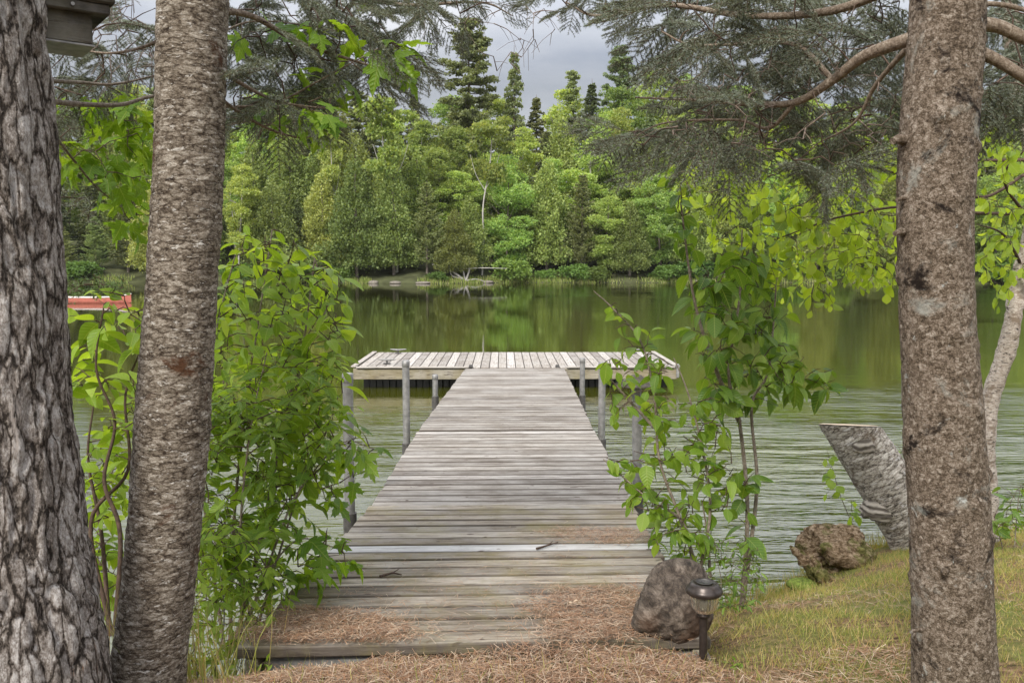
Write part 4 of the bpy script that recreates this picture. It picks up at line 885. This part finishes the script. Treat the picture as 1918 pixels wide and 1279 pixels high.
shrub('alder_shrub', gnd(430, 3.75), 'tall bright green leafy shrub left of the dock beside the second trunk', 'shrub',
      [[(430, 1215, 3.7), (440, 950, 3.75), (470, 700, 3.8), (510, 430, 3.85)], [(420, 1215, 3.75), (380, 900, 3.85), (400, 650, 3.9), (440, 480, 3.95)], [(440, 1215, 3.75), (500, 950, 3.7), (550, 720, 3.8), (620, 560, 3.9)], [(435, 1215, 3.8), (520, 900, 3.9), (560, 700, 3.9), (590, 480, 4.0)]],
      [([(560, 470), (640, 510), (655, 640), (650, 700), (620, 830), (590, 700)], 14, 3.5, 4.1), ([(505, 410), (525, 430), (560, 470), (620, 500), (650, 560), (650, 700), (610, 760), (380, 780), (400, 560), (450, 450)], 165, 3.5, 4.2), ([(360, 760), (600, 760), (590, 900), (500, 1000), (360, 1100)], 95, 3.5, 4.1), ([(500, 410), (530, 415), (545, 470), (490, 470)], 6, 3.8, 3.9)],
      gs, T_OV, 'leaf_bright', .10, .046, .009, dens=2.1)
shrub('ash_sapling', gnd(460, 3.6), 'sapling of long narrow paired leaflets low among the left bush', 'sapling',
      [[(455, 1230, 3.55), (450, 1000, 3.5), (470, 800, 3.5), (500, 660, 3.6)], [(465, 1230, 3.55), (540, 980, 3.5), (580, 860, 3.5)]],
      [([(380, 680), (600, 640), (640, 780), (560, 960), (400, 1100), (360, 900)], 62, 3.3, 3.8)], gs, T_NAR, 'leaf_mid', .078, .026, .007, compound=True, dens=1.6)
shrub('young_maple', gnd(520, 3.6), 'young maple with broad lobed leaves reaching over the dock edge', 'young maple',
      [[(440, 1230, 3.5), (520, 1010, 3.45), (560, 920, 3.5), (640, 830, 3.6), (700, 840, 3.7)], [(440, 1230, 3.5), (500, 1080, 3.45), (560, 1010, 3.4), (640, 1030, 3.45)]],
      [([(560, 780), (660, 760), (710, 830), (690, 880), (620, 960), (650, 1040), (560, 1070), (520, 960)], 26, 3.3, 3.8), ([(640, 700), (680, 710), (670, 760), (640, 760)], 1, 3.7, 3.8), ([(420, 960), (540, 1000), (500, 1120), (400, 1080)], 16, 3.4, 3.7), ([(540, 960), (670, 990), (680, 1040), (600, 1080), (520, 1100)], 12, 3.25, 3.5)], gs, T_MAP, 'leaf_maple', .105, .07, .006, droop=.55, jit=.4, frac=.7, dens=2.2)
shrub('dogwood_shrub', gnd(200, 3.4), 'leafy shrub with crooked brown stems between the two left trunks', 'shrub',
      [[(215, 1190, 3.1), (225, 1000, 3.15), (195, 900, 3.2), (215, 790, 3.25), (180, 690, 3.25), (195, 570, 3.3)], [(210, 1190, 3.15), (170, 980, 3.3), (240, 880, 3.3), (235, 740, 3.35), (270, 640, 3.4)], [(205, 1190, 3.2), (190, 1000, 3.35), (165, 860, 3.4), (175, 760, 3.45)]],
      [([(120, 580), (190, 640), (190, 760), (130, 720)], 10, 3.2, 3.6), ([(180, 540), (280, 560), (270, 680), (180, 650)], 12, 3.1, 3.5), ([(140, 850), (240, 780), (235, 1130), (170, 1130), (140, 960)], 34, 3.2, 3.9), ([(190, 700), (270, 690), (260, 860), (200, 830)], 12, 3.2, 3.6)], gs, T_WIDE, 'leaf_bright', .095, .05, .010, sm='twig', dens=3)
shrub('low_bush', gnd(420, 3.4), 'low tangle of small green leaves beside the near left dock corner', 'bush',
      [[(400, 1270, 3.25), (420, 1150, 3.3), (400, 1000, 3.35)], [(430, 1250, 3.25), (470, 1140, 3.3), (520, 1090, 3.35)], [(370, 1270, 3.2), (360, 1150, 3.3), (380, 1040, 3.4)]],
      [([(340, 980), (460, 980), (560, 1070), (520, 1150), (450, 1225), (340, 1270)], 170, 3.05, 3.6)], gs, T_NAR, 'leaf_bright', .066, .028, .004)
shrub('fir_seedling_leaves', gnd(440, 3.0), 'small pale green seedling below the left end of the ramp', 'seedling',
      [[(455, 1275, 2.85), (465, 1255, 2.88), (500, 1240, 2.9)]], [([(430, 1235), (520, 1235), (540, 1262), (440, 1268)], 9, 2.8, 2.95)], gs, T_NAR, 'leaf_bright', .035, .02, .002).name = 'seedling'
shrub('dogwood_sapling', gnd(1385, 4.5), 'tall slender two stemmed sapling with broad leaves right of the dock', 'sapling',
      [[(1388, 1145, 4.4), (1405, 1030, 4.4), (1418, 900, 4.4), (1408, 760, 4.4), (1440, 690, 4.4), (1455, 520, 4.5)], [(1388, 1145, 4.4), (1400, 960, 4.4), (1385, 790, 4.4), (1365, 700, 4.4), (1385, 560, 4.4), (1390, 430, 4.45)], [(1385, 790, 4.4), (1340, 690, 4.35), (1300, 560, 4.3), (1275, 380, 4.3)]],
      [([(1290, 480), (1400, 440), (1470, 520), (1480, 700), (1440, 760), (1340, 770), (1290, 640)], 92, 4.1, 4.8), ([(1255, 320), (1300, 330), (1310, 480), (1270, 470)], 9, 4.2, 4.5), ([(1450, 640), (1560, 690), (1580, 730), (1460, 740)], 11, 4.2, 4.5), ([(1360, 860), (1420, 860), (1430, 1090), (1370, 1090)], 7, 4.2, 4.5)],
      gs, T_WIDE, 'leaf_dark', .108, .055, .013, droop=.6, jit=.4)
shrub('dogwood_shrub', gnd(1290, 4.2), 'shrub right of the dock with a long arching branch over the water', 'shrub',
      [[(1310, 1075, 4.15), (1270, 960, 4.15), (1235, 860, 4.15), (1225, 740, 4.2), (1200, 640, 4.25), (1150, 580, 4.3), (1112, 545, 4.3)], [(1310, 1075, 4.15), (1330, 960, 4.1), (1320, 860, 4.1), (1290, 740, 4.15), (1262, 670, 4.2)], [(1300, 1075, 4.15), (1280, 980, 4.1), (1210, 930, 4.1), (1130, 860, 4.15)],
       [(1225, 800, 4.15), (1170, 740, 4.2), (1125, 690, 4.2)], [(1330, 1080, 4.2), (1325, 1000, 4.2), (1315, 940, 4.2)]],
      [([(1105, 540), (1150, 560), (1240, 640), (1230, 700), (1150, 640)], 9, 4.2, 4.4), ([(1120, 660), (1240, 650), (1280, 740), (1260, 820), (1140, 800)], 20, 4.0, 4.4), ([(1120, 860), (1230, 830), (1240, 980), (1180, 960)], 18, 4.0, 4.3), ([(1230, 740), (1340, 740), (1380, 860), (1370, 960), (1320, 1060), (1220, 1020)], 80, 3.9, 4.4)],
      gs, T_WIDE, 'leaf_mid', .088, .065, .009, droop=.6, jit=.4)
shrub('low_bush', gnd(1370, 4.3), 'small fine leaved dark bush at the foot of the sapling', 'bush',
      [[(1350, 1120, 4.1), (1350, 1080, 4.1), (1340, 1040, 4.1)], [(1370, 1125, 4.2), (1385, 1080, 4.2), (1410, 1050, 4.25)], [(1345, 1120, 4.15), (1320, 1080, 4.15)]],
      [([(1300, 1040), (1350, 990), (1430, 1020), (1440, 1080), (1400, 1140), (1330, 1140)], 90, 3.95, 4.35)], gs, T_NAR, 'leaf_dark', .05, .03, .003)
shrub('weed_plant', gnd(1900, 5.0), 'leafy weed rising from the lawn at the right picture edge', 'plant',
      [[(1900, 1030, 5.3), (1905, 960, 5.3), (1912, 905, 5.3)], [(1880, 1035, 5.2), (1870, 1000, 5.2), (1850, 975, 5.2)], [(1910, 1035, 5.2), (1935, 980, 5.2)]],
      [([(1870, 900), (1940, 890), (1940, 1000), (1860, 1010)], 14, 5.0, 5.5), ([(1845, 965), (1900, 975), (1890, 1020), (1850, 1010)], 8, 5.0, 5.3)], gs, T_OV, 'leaf_dark', .09, .06, .004)
shrub('weed_plant', gnd(1380, 2.95), 'tiny pale green weed in the grass right of the path light', 'plant', [[(1378, 1262, 2.9), (1380, 1250, 2.92)]], [([(1365, 1236), (1395, 1236), (1392, 1254), (1368, 1254)], 4, 2.88, 2.96)], gs, T_NAR, 'leaf_mid', .03, .015, .0015, step=.008)
# leaves around the cut log
shrub('log_sprout', gnd(1600, 6.0), 'sprig of lobed leaves growing behind the cut birch log', 'plant',
      [[(1600, 990, 6.35), (1575, 930, 6.35), (1560, 880, 6.3), (1548, 840, 6.3)], [(1640, 980, 6.4), (1660, 900, 6.4), (1665, 850, 6.4)]],
      [([(1530, 850), (1565, 860), (1560, 940), (1530, 930)], 6, 6.2, 6.35), ([(1585, 930), (1610, 940), (1600, 980)], 4, 6.0, 6.2), ([(1650, 820), (1690, 830), (1700, 900), (1660, 880)], 6, 6.3, 6.5)], gs, T_BIR, 'leaf_bright', .085, .06, .004)
# small fir twigs between the left trunks
def firling(label, stems, envs, mm, base):
    root = thing('fir_sapling', base, label, 'fir sapling'); b = MB(); sk = []
    for pts in stems: P = spline([at(*q) for q in pts], 6); sk.append(P); tube(b, P, np.linspace(.006, .002, len(P)), 6)
    tg = np.vstack([targets(gs, *e) for e in envs]); pa = grow(sk, tg, gs, .03, .05, .2); st = sidetwigs(pa, gs, .05, .03, .9, 0)
    twigs(b, pa + st, .0018, .0009, 3); b.build('stems', M['twig'], root)
    b = MB(); needles_on(b, pa + st, gs, .016, 520, .002, 1.); b.build('needles', M[mm], root, False)
firling('small bright green fir sapling between the two left trunks', [[(130, 1210, 3.0), (120, 900, 3.1), (112, 620, 3.2), (140, 540, 3.3), (220, 535, 3.4)]], [([(105, 515), (230, 520), (235, 545), (180, 565), (110, 545)], 40, 3.1, 3.6)], 'needle_green', gnd(120, 3.1))
firling('dark fir twigs behind the maple leaves at left', [[(60, 1220, 3.3), (80, 700, 3.5), (90, 400, 3.7), (160, 370, 3.8)]], [([(95, 345), (175, 355), (180, 425), (100, 410)], 24, 3.5, 3.9)], 'needle', gnd(60, 3.4))

# ------------------------------------------------------------------ birch on the right
birch = thing('birch_tree', at(1848, 960, 5.6), 'leaning white barked birch behind the right trunk with hanging yellow green leaves', 'birch tree')
b = MB(); BP = spline([at(1852, 1010, 5.6), at(1848, 900, 5.6), at(1846, 830, 5.6), at(1856, 745, 5.6), at(1884, 660, 5.55), at(1897, 600, 5.5), at(1910, 520, 5.5), at(1935, 420, 5.4), at(1930, 280, 5.3), at(1900, 120, 5.3), at(1880, -150, 5.2)], 8)
tube(b, BP, np.linspace(.064, .04, len(BP)) * (1 + .06 * gs.normal(size=len(BP))), 18); b.build('trunk', M['bark_birch'], birch)
bl = []; b = MB()
for pts in [[(1930, 320, 5.3), (1840, 370, 5.0), (1760, 330, 4.7), (1680, 325, 4.5), (1600, 310, 4.5), (1510, 380, 4.5)], [(1935, 400, 5.4), (1850, 400, 5.0), (1760, 395, 4.8), (1680, 388, 4.6), (1580, 405, 4.6), (1530, 420, 4.6), (1450, 450, 4.6)],
            [(1930, 300, 5.3), (1800, 300, 5.4), (1600, 290, 5.4), (1440, 330, 5.3), (1330, 360, 5.2)], [(1920, 200, 5.3), (1800, 240, 5.1), (1650, 250, 5.0), (1500, 260, 5.0), (1340, 290, 4.9)], [(1935, 420, 5.4), (1880, 330, 5.0), (1960, 250, 4.8)], [(1915, 500, 5.5), (1880, 440, 5.2), (1830, 420, 5.0)]]:
    P = spline([at(*q) for q in pts], 7); bl.append(P); tube(b, P, np.linspace(.011, .003, len(P)), 7)
B1 = b
tg = np.vstack([targets(gs, [(1240, 300), (1340, 290), (1500, 280), (1690, 270), (1690, 560), (1560, 540), (1560, 620), (1500, 600), (1440, 560), (1380, 500), (1290, 440), (1240, 350)], 330, 4.3, 5.8), targets(gs, [(1830, 230), (1940, 220), (1940, 500), (1880, 590), (1830, 520)], 90, 4.7, 5.9), targets(gs, [(1400, 250), (1690, 240), (1690, 340), (1400, 360)], 50, 4.6, 5.6)])
def hang(sk, tg, g):
    out = []; A = np.vstack(sk)
    for q in tg[np.argsort([np.linalg.norm(A - q, axis=1).min() for q in tg])]:
        dv = q - A; c = np.linalg.norm(dv * [1, 1, .75], axis=1) + 2.5 * np.maximum(0, dv[:, 2]); k = np.argmin(c); p = A[k]; l = np.linalg.norm(q - p)
        if l < .05: continue
        m = max(2, int(l / .05)); t = np.linspace(0, 1, m + 1)[:, None]; P = p + (q - p) * t; h = nrm((q - p) * [1, 1, 0] + 1e-6); P = P + (h * .28 * l * np.sin(t * math.pi)) * [1, 1, 0] + [0, 0, .1 * l] * np.sin(t * math.pi) + g.normal(size=(m + 1, 3)) * .006
        P[0] = p; out.append(P); A = np.vstack([A, P[1:]])
    return out
pa = hang(bl, tg, gs); b = B1; twigs(b, pa, .0022, .0009); b.build('branches', M['twig'], birch)
b = MB(); leaf_on(b, T_BIR, pa, gs, .072, .042, .95, 1.0, jit=.55, up=.3); b.build('leaves', M['leaf_birch'], birch)

# ------------------------------------------------------------------ logs on the bank
p0, p1 = at(1732, 1018, 5.75), at(1590, 797, 5.95)
lg = thing('birch_log', (p0[0], p0[1], .1), 'leaning sawn off birch trunk with peeling banded grey bark at the waterside', 'log')
ax = nrm(p1 - p0); nt_, nz_ = 120, 120; U = nrm(np.cross(ax, [0, 1, 0])); Bv = np.cross(ax, U); Lg = np.linalg.norm(p1 - p0)
tt = np.linspace(-.15, 1.25, nz_); th = np.arange(nt_) * 2 * math.pi / nt_; TT, TH = np.meshgrid(tt, th, indexing='ij')
rad = .206 - .034 * TT + .05 * np.clip(.2 - TT, 0, 1) + .010 * fbm(np.stack([np.cos(TH) * 2, np.sin(TH) * 2, TT * 5], -1), 3, 31) + .006 * vn(np.stack([np.cos(TH) * 1.5, np.sin(TH) * 1.5, TT * 34], -1), 33)
V = p0 + (TT * Lg)[..., None] * ax + rad[..., None] * (np.cos(TH)[..., None] * U + np.sin(TH)[..., None] * Bv)
cnrm = np.array([.03, .14, 1.]); hp = (V - p1) @ cnrm; over = hp > 0; k = np.where(over, hp / (ax @ cnrm), 0); V = V - k[..., None] * ax
i = np.arange(nz_ - 1)[:, None] * nt_; j = np.arange(nt_)[None]; j2 = (j + 1) % nt_; lc = np.stack([np.cos(TH) * .18, np.sin(TH) * .18, TT * Lg], -1)
Fq = np.stack([i + j, i + j2, i + nt_ + j2, i + nt_ + j], -1).reshape(-1, 4); b = MB(); b.add(V, Fq, lc)
# bark banded around the leaning axis
m = m_bark('banded_birch_bark', [(.33, (.045, .037, .03)), (.42, (.25, .215, .175)), (.51, (.46, .415, .355)), (.63, (.68, .64, .57))], 34, 2.2, 1, .012, patch=[((.12, .085, .06), 4, .54, .64, 1), ((.52, .49, .46), 16, .58, .63, 3)], vor=(13, 44, 1.2, .25, .10), attr=True)
b.build('bark', m, lg)
rim = V[-1]; b = MB(); cc = rim.mean(0) ; b.add(np.vstack([rim + UP * .006, cc[None] + UP * .012]), [[q, (q + 1) % nt_, nt_] for q in range(nt_)]); b.build('sawn_face', M['cutwood'], lg, False)
def fungus(c, s, nb, lab, out):
    b = MB(); out = nrm(np.array(out, float)); sd = nrm(np.cross(UP, out)); a = np.linspace(0, math.pi, 21); V = []; lv = nb * 4 + 1
    for q in range(lv):
        u = q / (lv - 1); rr = s * (.35 + .65 * math.sin(u * 2.3)) * (1 + .06 * math.sin(u * nb * 6.28 + u * u * 3)); z = s * (1 - u) * 1.15
        V += [c + UP * z + out * rr * math.sin(x) * .8 + sd * rr * math.cos(x) for x in a]
    V = np.array(V); V += .22 * s * (fbm(V / s * 1.7, 4, 3)[:, None] * out + .35 * fbm(V / s * 5, 3, 4)[:, None]); i = np.arange(lv - 1)[:, None] * 21; j = np.arange(20)[None]; b.add(V, np.stack([i + j, i + j + 1, i + 21 + j + 1, i + 21 + j], -1).reshape(-1, 4)); b.add(V[-21:], [list(range(21))]); b.add(V[:21], [list(range(21))])
    o = b.build('bracket_fungus', M['fungus'], lg); o['label'] = lab
fungus(p0 + ax * Lg * .40 + U * .155 + np.array([0, -.05, -.06]), .125, 4, 'large tiered grey bracket fungus on the left side', (-1, -.45, 0))
fungus(p0 + ax * Lg * .86 + U * .03 + np.array([0, -.135, -.02]), .085, 2, 'smaller bracket fungus near the sawn top', (-.25, -1, 0))
o = rock('mossy_stump', at(1568, 1030, 5.35) - UP * .02, np.array([.22, .2, .17]), 12, 'rotten', 'low mossy rotten stump beside the leaning birch log', 'stump', sub=6, amp=.75)
rs_ = thing('broken_root', at(1500, 1075, 5.15), 'broken bare root splinter pointing up at the water edge', 'root'); b = MB()
for pts, r in [([(1535, 1085, 5.1), (1510, 1055, 5.1), (1480, 1022, 5.1)], .045), ([(1545, 1080, 5.1), (1525, 1050, 5.12), (1508, 1030, 5.15)], .03), ([(1560, 1095, 5.0), (1535, 1075, 5.0), (1520, 1065, 5.05)], .05)]:
    P = spline([at(*q) for q in pts], 6); tube(b, P, np.linspace(r, r * .25, len(P)) * (1 + .2 * gs.normal(size=len(P))), 9)
b.build('splinters', M['rotten'], rs_)
rock('mossy_rock', at(1502, 1086, 5.0) - UP * .03, np.array([.085, .08, .035]), 15, 'moss', 'flat mossy rock in the water beside the broken root', 'rock', sub=3)
# ------------------------------------------------------------------ boulder
import bmesh
bm = bmesh.new(); bmesh.ops.create_icosphere(bm, subdivisions=6, radius=1); V = np.array([v.co[:] for v in bm.verts]); Fc = np.array([[v.index for v in f.verts] for f in bm.faces]); bm.free()
V = np.sign(V) * np.abs(V) ** .82
x_, y_, z_ = V[:, 0].copy(), V[:, 1].copy(), V[:, 2].copy()
V = np.stack([x_ * .131, y_ * .17, z_ * .118], -1); up_ = np.clip(z_, 0, 1); V[:, 0] += .028 * up_ - .03 * np.clip(-y_, 0, 1) + .02 * y_; V[:, 1] += .05 * up_
V[:, 0] *= 1.08 - .16 * z_; V[:, 2] *= 1 - .42 * np.clip(-y_ - .1, 0, 1) * (z_ > 0); V[:, 0] += -.03 * np.clip(-z_, 0, 1) * np.clip(-x_, 0, 1)
rd = nrm(V); dd = .034 * fbm(V * 5.5, 2, 41) + .006 * (1 - 2 * np.abs(fbm(V * np.array([26, 12, 30.]) + 3, 3, 43))) + .004 * fbm(V * 90, 3, 45); V = V + rd * dd[:, None]; V[:, 2] = np.maximum(V[:, 2], -.103)
bc = at(1264, 1120, 3.14); dz = r00[2] + (3.2 - 2.9) * (r01[2] - r00[2]) / 2.4; bc[2] = dz + .096
b = MB(); b.add(V + bc, Fc); o = b.build('boulder', M['boulder'], None, True, (bc[0], bc[1], dz)); tag(o, 'big dark grey boulder sitting on the near right corner of the ramp', 'boulder')
# ------------------------------------------------------------------ solar path light
lp = at(1317, 1252, 2.93); z0 = float(gz(np.array(lp[0]), np.array(lp[1]))); tz = at(1315, 1089, 2.93)[2]
sl2 = thing('path_light', (lp[0], lp[1], z0), 'black solar path light with clear ribbed cup in front of the boulder', 'garden light'); c = np.array([lp[0] - .002, lp[1], tz])
b = MB(); lathe(b, c, [(0, -.004), (.036, -.003), (.040, -.001), (.046, -.004), (.052, -.010), (.054, -.016), (.060, -.021), (.064, -.028), (.064, -.036), (.058, -.042), (.045, -.040), (0, -.038)], 48); b.build('cap', M['black_metal'], sl2)
b = MB(); lathe(b, c, [(.028, 0.002), (.030, .001), (.0, .001)], 32); b.build('solar_panel', M['galv_dark'], sl2)
b = MB(); lathe(b, c, [(.050, -.042), (.050, -.055), (.044, -.085), (.034, -.103), (.022, -.112), (.0, -.113), (.0, -.111), (.021, -.110), (.032, -.101), (.042, -.084), (.048, -.055), (.048, -.042)], 96, .03, 24); b.build('ribbed_cup', M['lens'], sl2)
b = MB(); lathe(b, c, [(.0, -.060), (.010, -.062), (.012, -.09), (.009, -.11)], 16); b.build('inner_reflector', M['galv'], sl2)
b = MB(); lathe(b, c, [(.020, -.112), (.022, -.114), (.022, -.122), (.015, -.126)], 24); b.build('collar', M['black_metal'], sl2)
b = MB(); tube(b, [c - UP * .124, np.array([lp[0], lp[1], z0 - .06])], .0145, 16); b.build('stake', M['black_metal'], sl2)
# ------------------------------------------------------------------ canoe far left
cn_ = at(160, 566, 44.5); cn_[2] = 0; ca = thing('canoe', cn_, 'red canoe with pale rim floating beyond the two left trunks', 'canoe'); V = []; ns, nr = 31, 13
for q in range(ns):
    u = q / (ns - 1) * 2 - 1; w = .44 * (1 - abs(u) ** 2.6) + .01; sh = .29 + .18 * abs(u) ** 4; kz = -.12 + .14 * abs(u) ** 6
    for a in np.linspace(-math.pi / 2, math.pi / 2, nr): V.append([u * 2.35, w * math.copysign(abs(math.sin(a)) ** .8, math.sin(a)), kz + (sh - kz) * (1 - math.cos(a) ** .7)])
V = np.array(V); i = np.arange(ns - 1)[:, None] * nr; j = np.arange(nr - 1)[None]; b = MB(); b.add(V + cn_, np.stack([i + j, i + j + 1, i + nr + j + 1, i + nr + j], -1).reshape(-1, 4)); b.build('hull', M['red'], ca)
b = MB(); tube(b, V[::nr] + cn_, .028, 6); tube(b, V[nr - 1::nr] + cn_, .028, 6); b.build('gunwale', M['white'], ca)
for u in (-.45, .45):
    w = .44 * (1 - abs(u) ** 2.6); b = MB(); box(b, cn_ + [u * 2.35, 0, .26], .22, 2 * w, .03, bev=.005); b.build('seat', M['cutwood'], ca, False)

# ------------------------------------------------------------------ needles and grass
gn = np.random.default_rng(33)
def deckz(p):                                   # top of the ramp boards under x, y
    u = (p[:, 1] - 2.95) / 2.36; return (r00[2] + r10[2]) / 2 * (1 - u) + (r01[2] + r11[2]) / 2 * u
def feather(P):
    k = gn.random(len(P)) < .3; P[:, :2] += gn.normal(size=(len(P), 2)) * np.where(k, .07, .018)[:, None] * [1.5, 1]; P[:, 2] = np.maximum(deckz(P), 0) + .002 + (P[:, 2] - P[:, 2].min()) * 0; return P[P[:, 1] > 2.93]
def scatter(name, pts, lab, ln=.07, wid=.0021, mm='needle_brown', hgt=.012, tilt=.12, cat='pine needles'):
    n = len(pts); a = gn.random(n) * 6.28; D = np.stack([np.cos(a), np.sin(a), gn.normal(size=n) * tilt], -1); b = MB()
    P = pts.copy(); P[:, 2] += gn.random(n) * hgt + .002; Lh = ln * gn.uniform(.5, 1.15, n); inst(b, NEED2, P - D * (Lh / 2)[:, None], D, np.stack([gn.normal(size=n) * .3, gn.normal(size=n) * .3, np.ones(n)], -1), np.stack([np.full(n, wid), Lh, Lh * .9], -1)); o = b.build(name, M[mm], None, False); tag(o, lab, cat, kind='stuff'); return o
def deckpile(poly, n, fall=0):
    q = np.array([inpoly(poly, gn) for _ in range(n)]); P = []
    for px, py in q:
        u = np.clip((1206 - py) / 260., 0, 1); Y = 2.9
        for _ in range(4): Y = onz(px, py, deckz(np.array([[0, Y, 0]]))[0])[1]
        P.append(onz(px, py, deckz(np.array([[0, Y, 0]]))[0]))
    return np.array(P)
P = deckpile([(455, 1212), (478, 1172), (530, 1146), (640, 1144), (740, 1160), (790, 1200), (700, 1212)], 5200); P = feather(P); P[:, 2] += .018 * (1 + vn(P * 12, 2)) * gn.random(len(P)); scatter('pine_needles', P, 'heap of rusty pine needles on the near left corner of the ramp', .055)
P = deckpile([(985, 1140), (1040, 1110), (1200, 1105), (1215, 1200), (1010, 1205), (1030, 1170)], 5200); P = feather(P); P[:, 2] += .020 * (1 + vn(P * 12, 2)) * gn.random(len(P)); scatter('pine_needles', P, 'heap of rusty pine needles on the ramp left of the boulder', .055)
P = deckpile([(1005, 998), (1060, 990), (1200, 992), (1222, 1005), (1170, 1022), (1100, 1018)], 2000); P = feather(P); scatter('pine_needles', P, 'small orange needle patch on the ramp near the right shrubs', .05, .0018)
P = deckpile([(470, 1205), (640, 1040), (1180, 1040), (1300, 1200)], 1300); scatter('pine_needles', P, 'loose single pine needles scattered over the near ramp', .06, .0015, hgt=.003, tilt=.02)
n = 60000; X = gn.uniform(-1.3, 3.4, n); Y = np.where(gn.random(n) < .45, gn.uniform(2.55, 3.0, n), gn.uniform(2.0, 5.4, n))
nz = vn(np.stack([X * 2.4, Y * 2.4, X * 0], -1), 6); ok = ((X + .25 * nz < .68) & (Y < 2.99)) | ((X >= .6) & (nz > .1) & (gn.random(n) < .3 + .3 * nz) & (Y < shoreY(X) - .3)); X, Y = X[ok], Y[ok]; Z = gz(X, Y)
pil = np.clip(1 - np.abs(Y - 2.92) / .22, 0, 1) * np.clip((X + .75) * 3, 0, 1) * np.clip((.45 - X) * 3, 0, 1) * (1 + vn(np.stack([X * 7, Y * 7, X * 0], -1), 3)); Z = Z + pil * .04 * gn.random(len(X)) ** .5 + .05 * gn.random(len(X)) * np.clip(1 - np.abs(Y - 2.93) / .13, 0, 1) * np.clip(1 - np.abs(X - .08) / .42, 0, 1) ** .5; scatter('pine_needles', np.stack([X, Y, Z], -1), 'carpet of fallen pine needles on the ground before the ramp', .07, .0022, hgt=.025, tilt=.22)
def grassf(name, x, y, ln, wid, lab, mm='grass', lean=.45):
    n = len(x); b = MB(); inst(b, BL, np.stack([x, y, gz(x, y) - .004], -1), np.stack([gn.normal(size=n) * lean, gn.normal(size=n) * lean, np.ones(n)], -1), np.stack([gn.normal(size=n), gn.normal(size=n), 0 * x], -1), np.stack([np.full(n, wid), ln, ln * .8], -1)); o = b.build(name, M[mm], None, False); tag(o, lab, 'grass', kind='stuff')
n = 120000; X = gn.uniform(.6, 5.5, n); Y = gn.uniform(1.6, 6.9, n); ok = (Y < shoreY(X) - .06) & (vn(np.stack([X * 2.4, Y * 2.4, X * 0], -1), 6) + .7 * vn(np.stack([X * 9, Y * 9, X * 0], -1), 7) < .45) & ((X > .75) | (gn.random(n) < .35)); X, Y = X[ok], Y[ok]
grassf('lawn', X, Y, gn.uniform(.015, .05, len(X)) * (1.1 + .7 * vn(np.stack([X * 5, Y * 5, X * 0], -1), 17)), .0024, 'short patchy green and straw lawn on the right bank')
n = 2600; X = gn.uniform(.9, 4.6, n); Y = shoreY(X) - gn.uniform(.0, .22, n); grassf('tall_grass', X, Y, gn.uniform(.06, .17, n), .0035, 'longer grass along the edge of the right bank', lean=.3)
n = 900; X = gn.uniform(-1.5, .7, n); Y = gn.uniform(2.2, 2.95, n); grassf('grass_tufts', X, Y, gn.uniform(.04, .10, n), .0026, 'thin grass blades poking through the needles before the ramp', lean=.35)
n = 420; X = gn.uniform(-1.35, -.85, n); Y = gn.uniform(2.6, 3.5, n); grassf('tall_grass', X, Y, gn.uniform(.15, .42, n), .004, 'tall thin grass stalks beside the second trunk from the left', lean=.22)


# ------------------------------------------------------------------ odds and ends lying on the ramp
def deckpt(px, py):
    Y = 3.5
    for _ in range(8): q = onz(px, py, float(deckz(np.array([[0, Y, 0]]))[0])); Y = q[1]
    return q
for pts, lb in (([(1005, 1030), (1025, 1024), (1045, 1018)], 'short dead twig on the ramp just beyond the pale board'), ([(712, 1082), (735, 1076), (752, 1079)], 'small curled dead twig on the left half of the ramp'), ([(866, 838), (884, 832)], 'bit of bark lying on the middle walkway')):
    P = np.array([deckpt(*q) + UP * .008 for q in pts]); P = spline(P, 5) if len(P) > 2 else P; b = MB(); tube(b, P, np.linspace(.006, .003, len(P)), 6); tube(b, [P[len(P) // 2], P[len(P) // 2] + [.03, .03, .012]], [.003, .0015], 5); tag(b.build('twig', M['twig'], None, True, P[0]), lb, 'twig')
b = MB(); q = deckpt(1072, 1140) + UP * .022; inst(b, T_WIDE, np.array([q, q]), np.array([[1, .15, .1], [-.6, .3, .05]]), np.array([[0, -.3, 1], [.2, -.2, 1.]]), np.array([[.05, .06, .16], [.03, .035, .1]])); tag(b.build('dry_leaf', M['cutwood'], None, True, q), 'curled pale dry leaf on the needle heap left of the boulder', 'leaf')

mh = bpy.data.materials.new('haze'); mh.use_nodes = True; t = mh.node_tree; t.nodes.clear(); v = N(t, 'ShaderNodeVolumePrincipled'); v.inputs['Color'].default_value = (.95, .95, .93, 1); v.inputs['Density'].default_value = .00010
L(t, v.outputs[0], N(t, 'ShaderNodeOutputMaterial').inputs['Volume']); b = MB(); box(b, (0, 60, 38), 1010, 560, 92, (1, 0, 0), (0, 1, 0)); o = b.build('haze', mh, None, False); tag(o, 'thin pale summer haze over the lake', 'haze', kind='stuff')

n = 5200; X = gn.uniform(.75, 5.2, n); Y = gn.uniform(2.5, 6.6, n); cl = vn(np.stack([X * 6, Y * 6, X * 0], -1), 51); ok = (cl > .25) & (Y < shoreY(X) - .08); X, Y = X[ok], Y[ok]
grassf('grass_tufts', X, Y, gn.uniform(.05, .11, len(X)), .003, 'longer clumps of grass scattered over the right lawn', lean=.5)
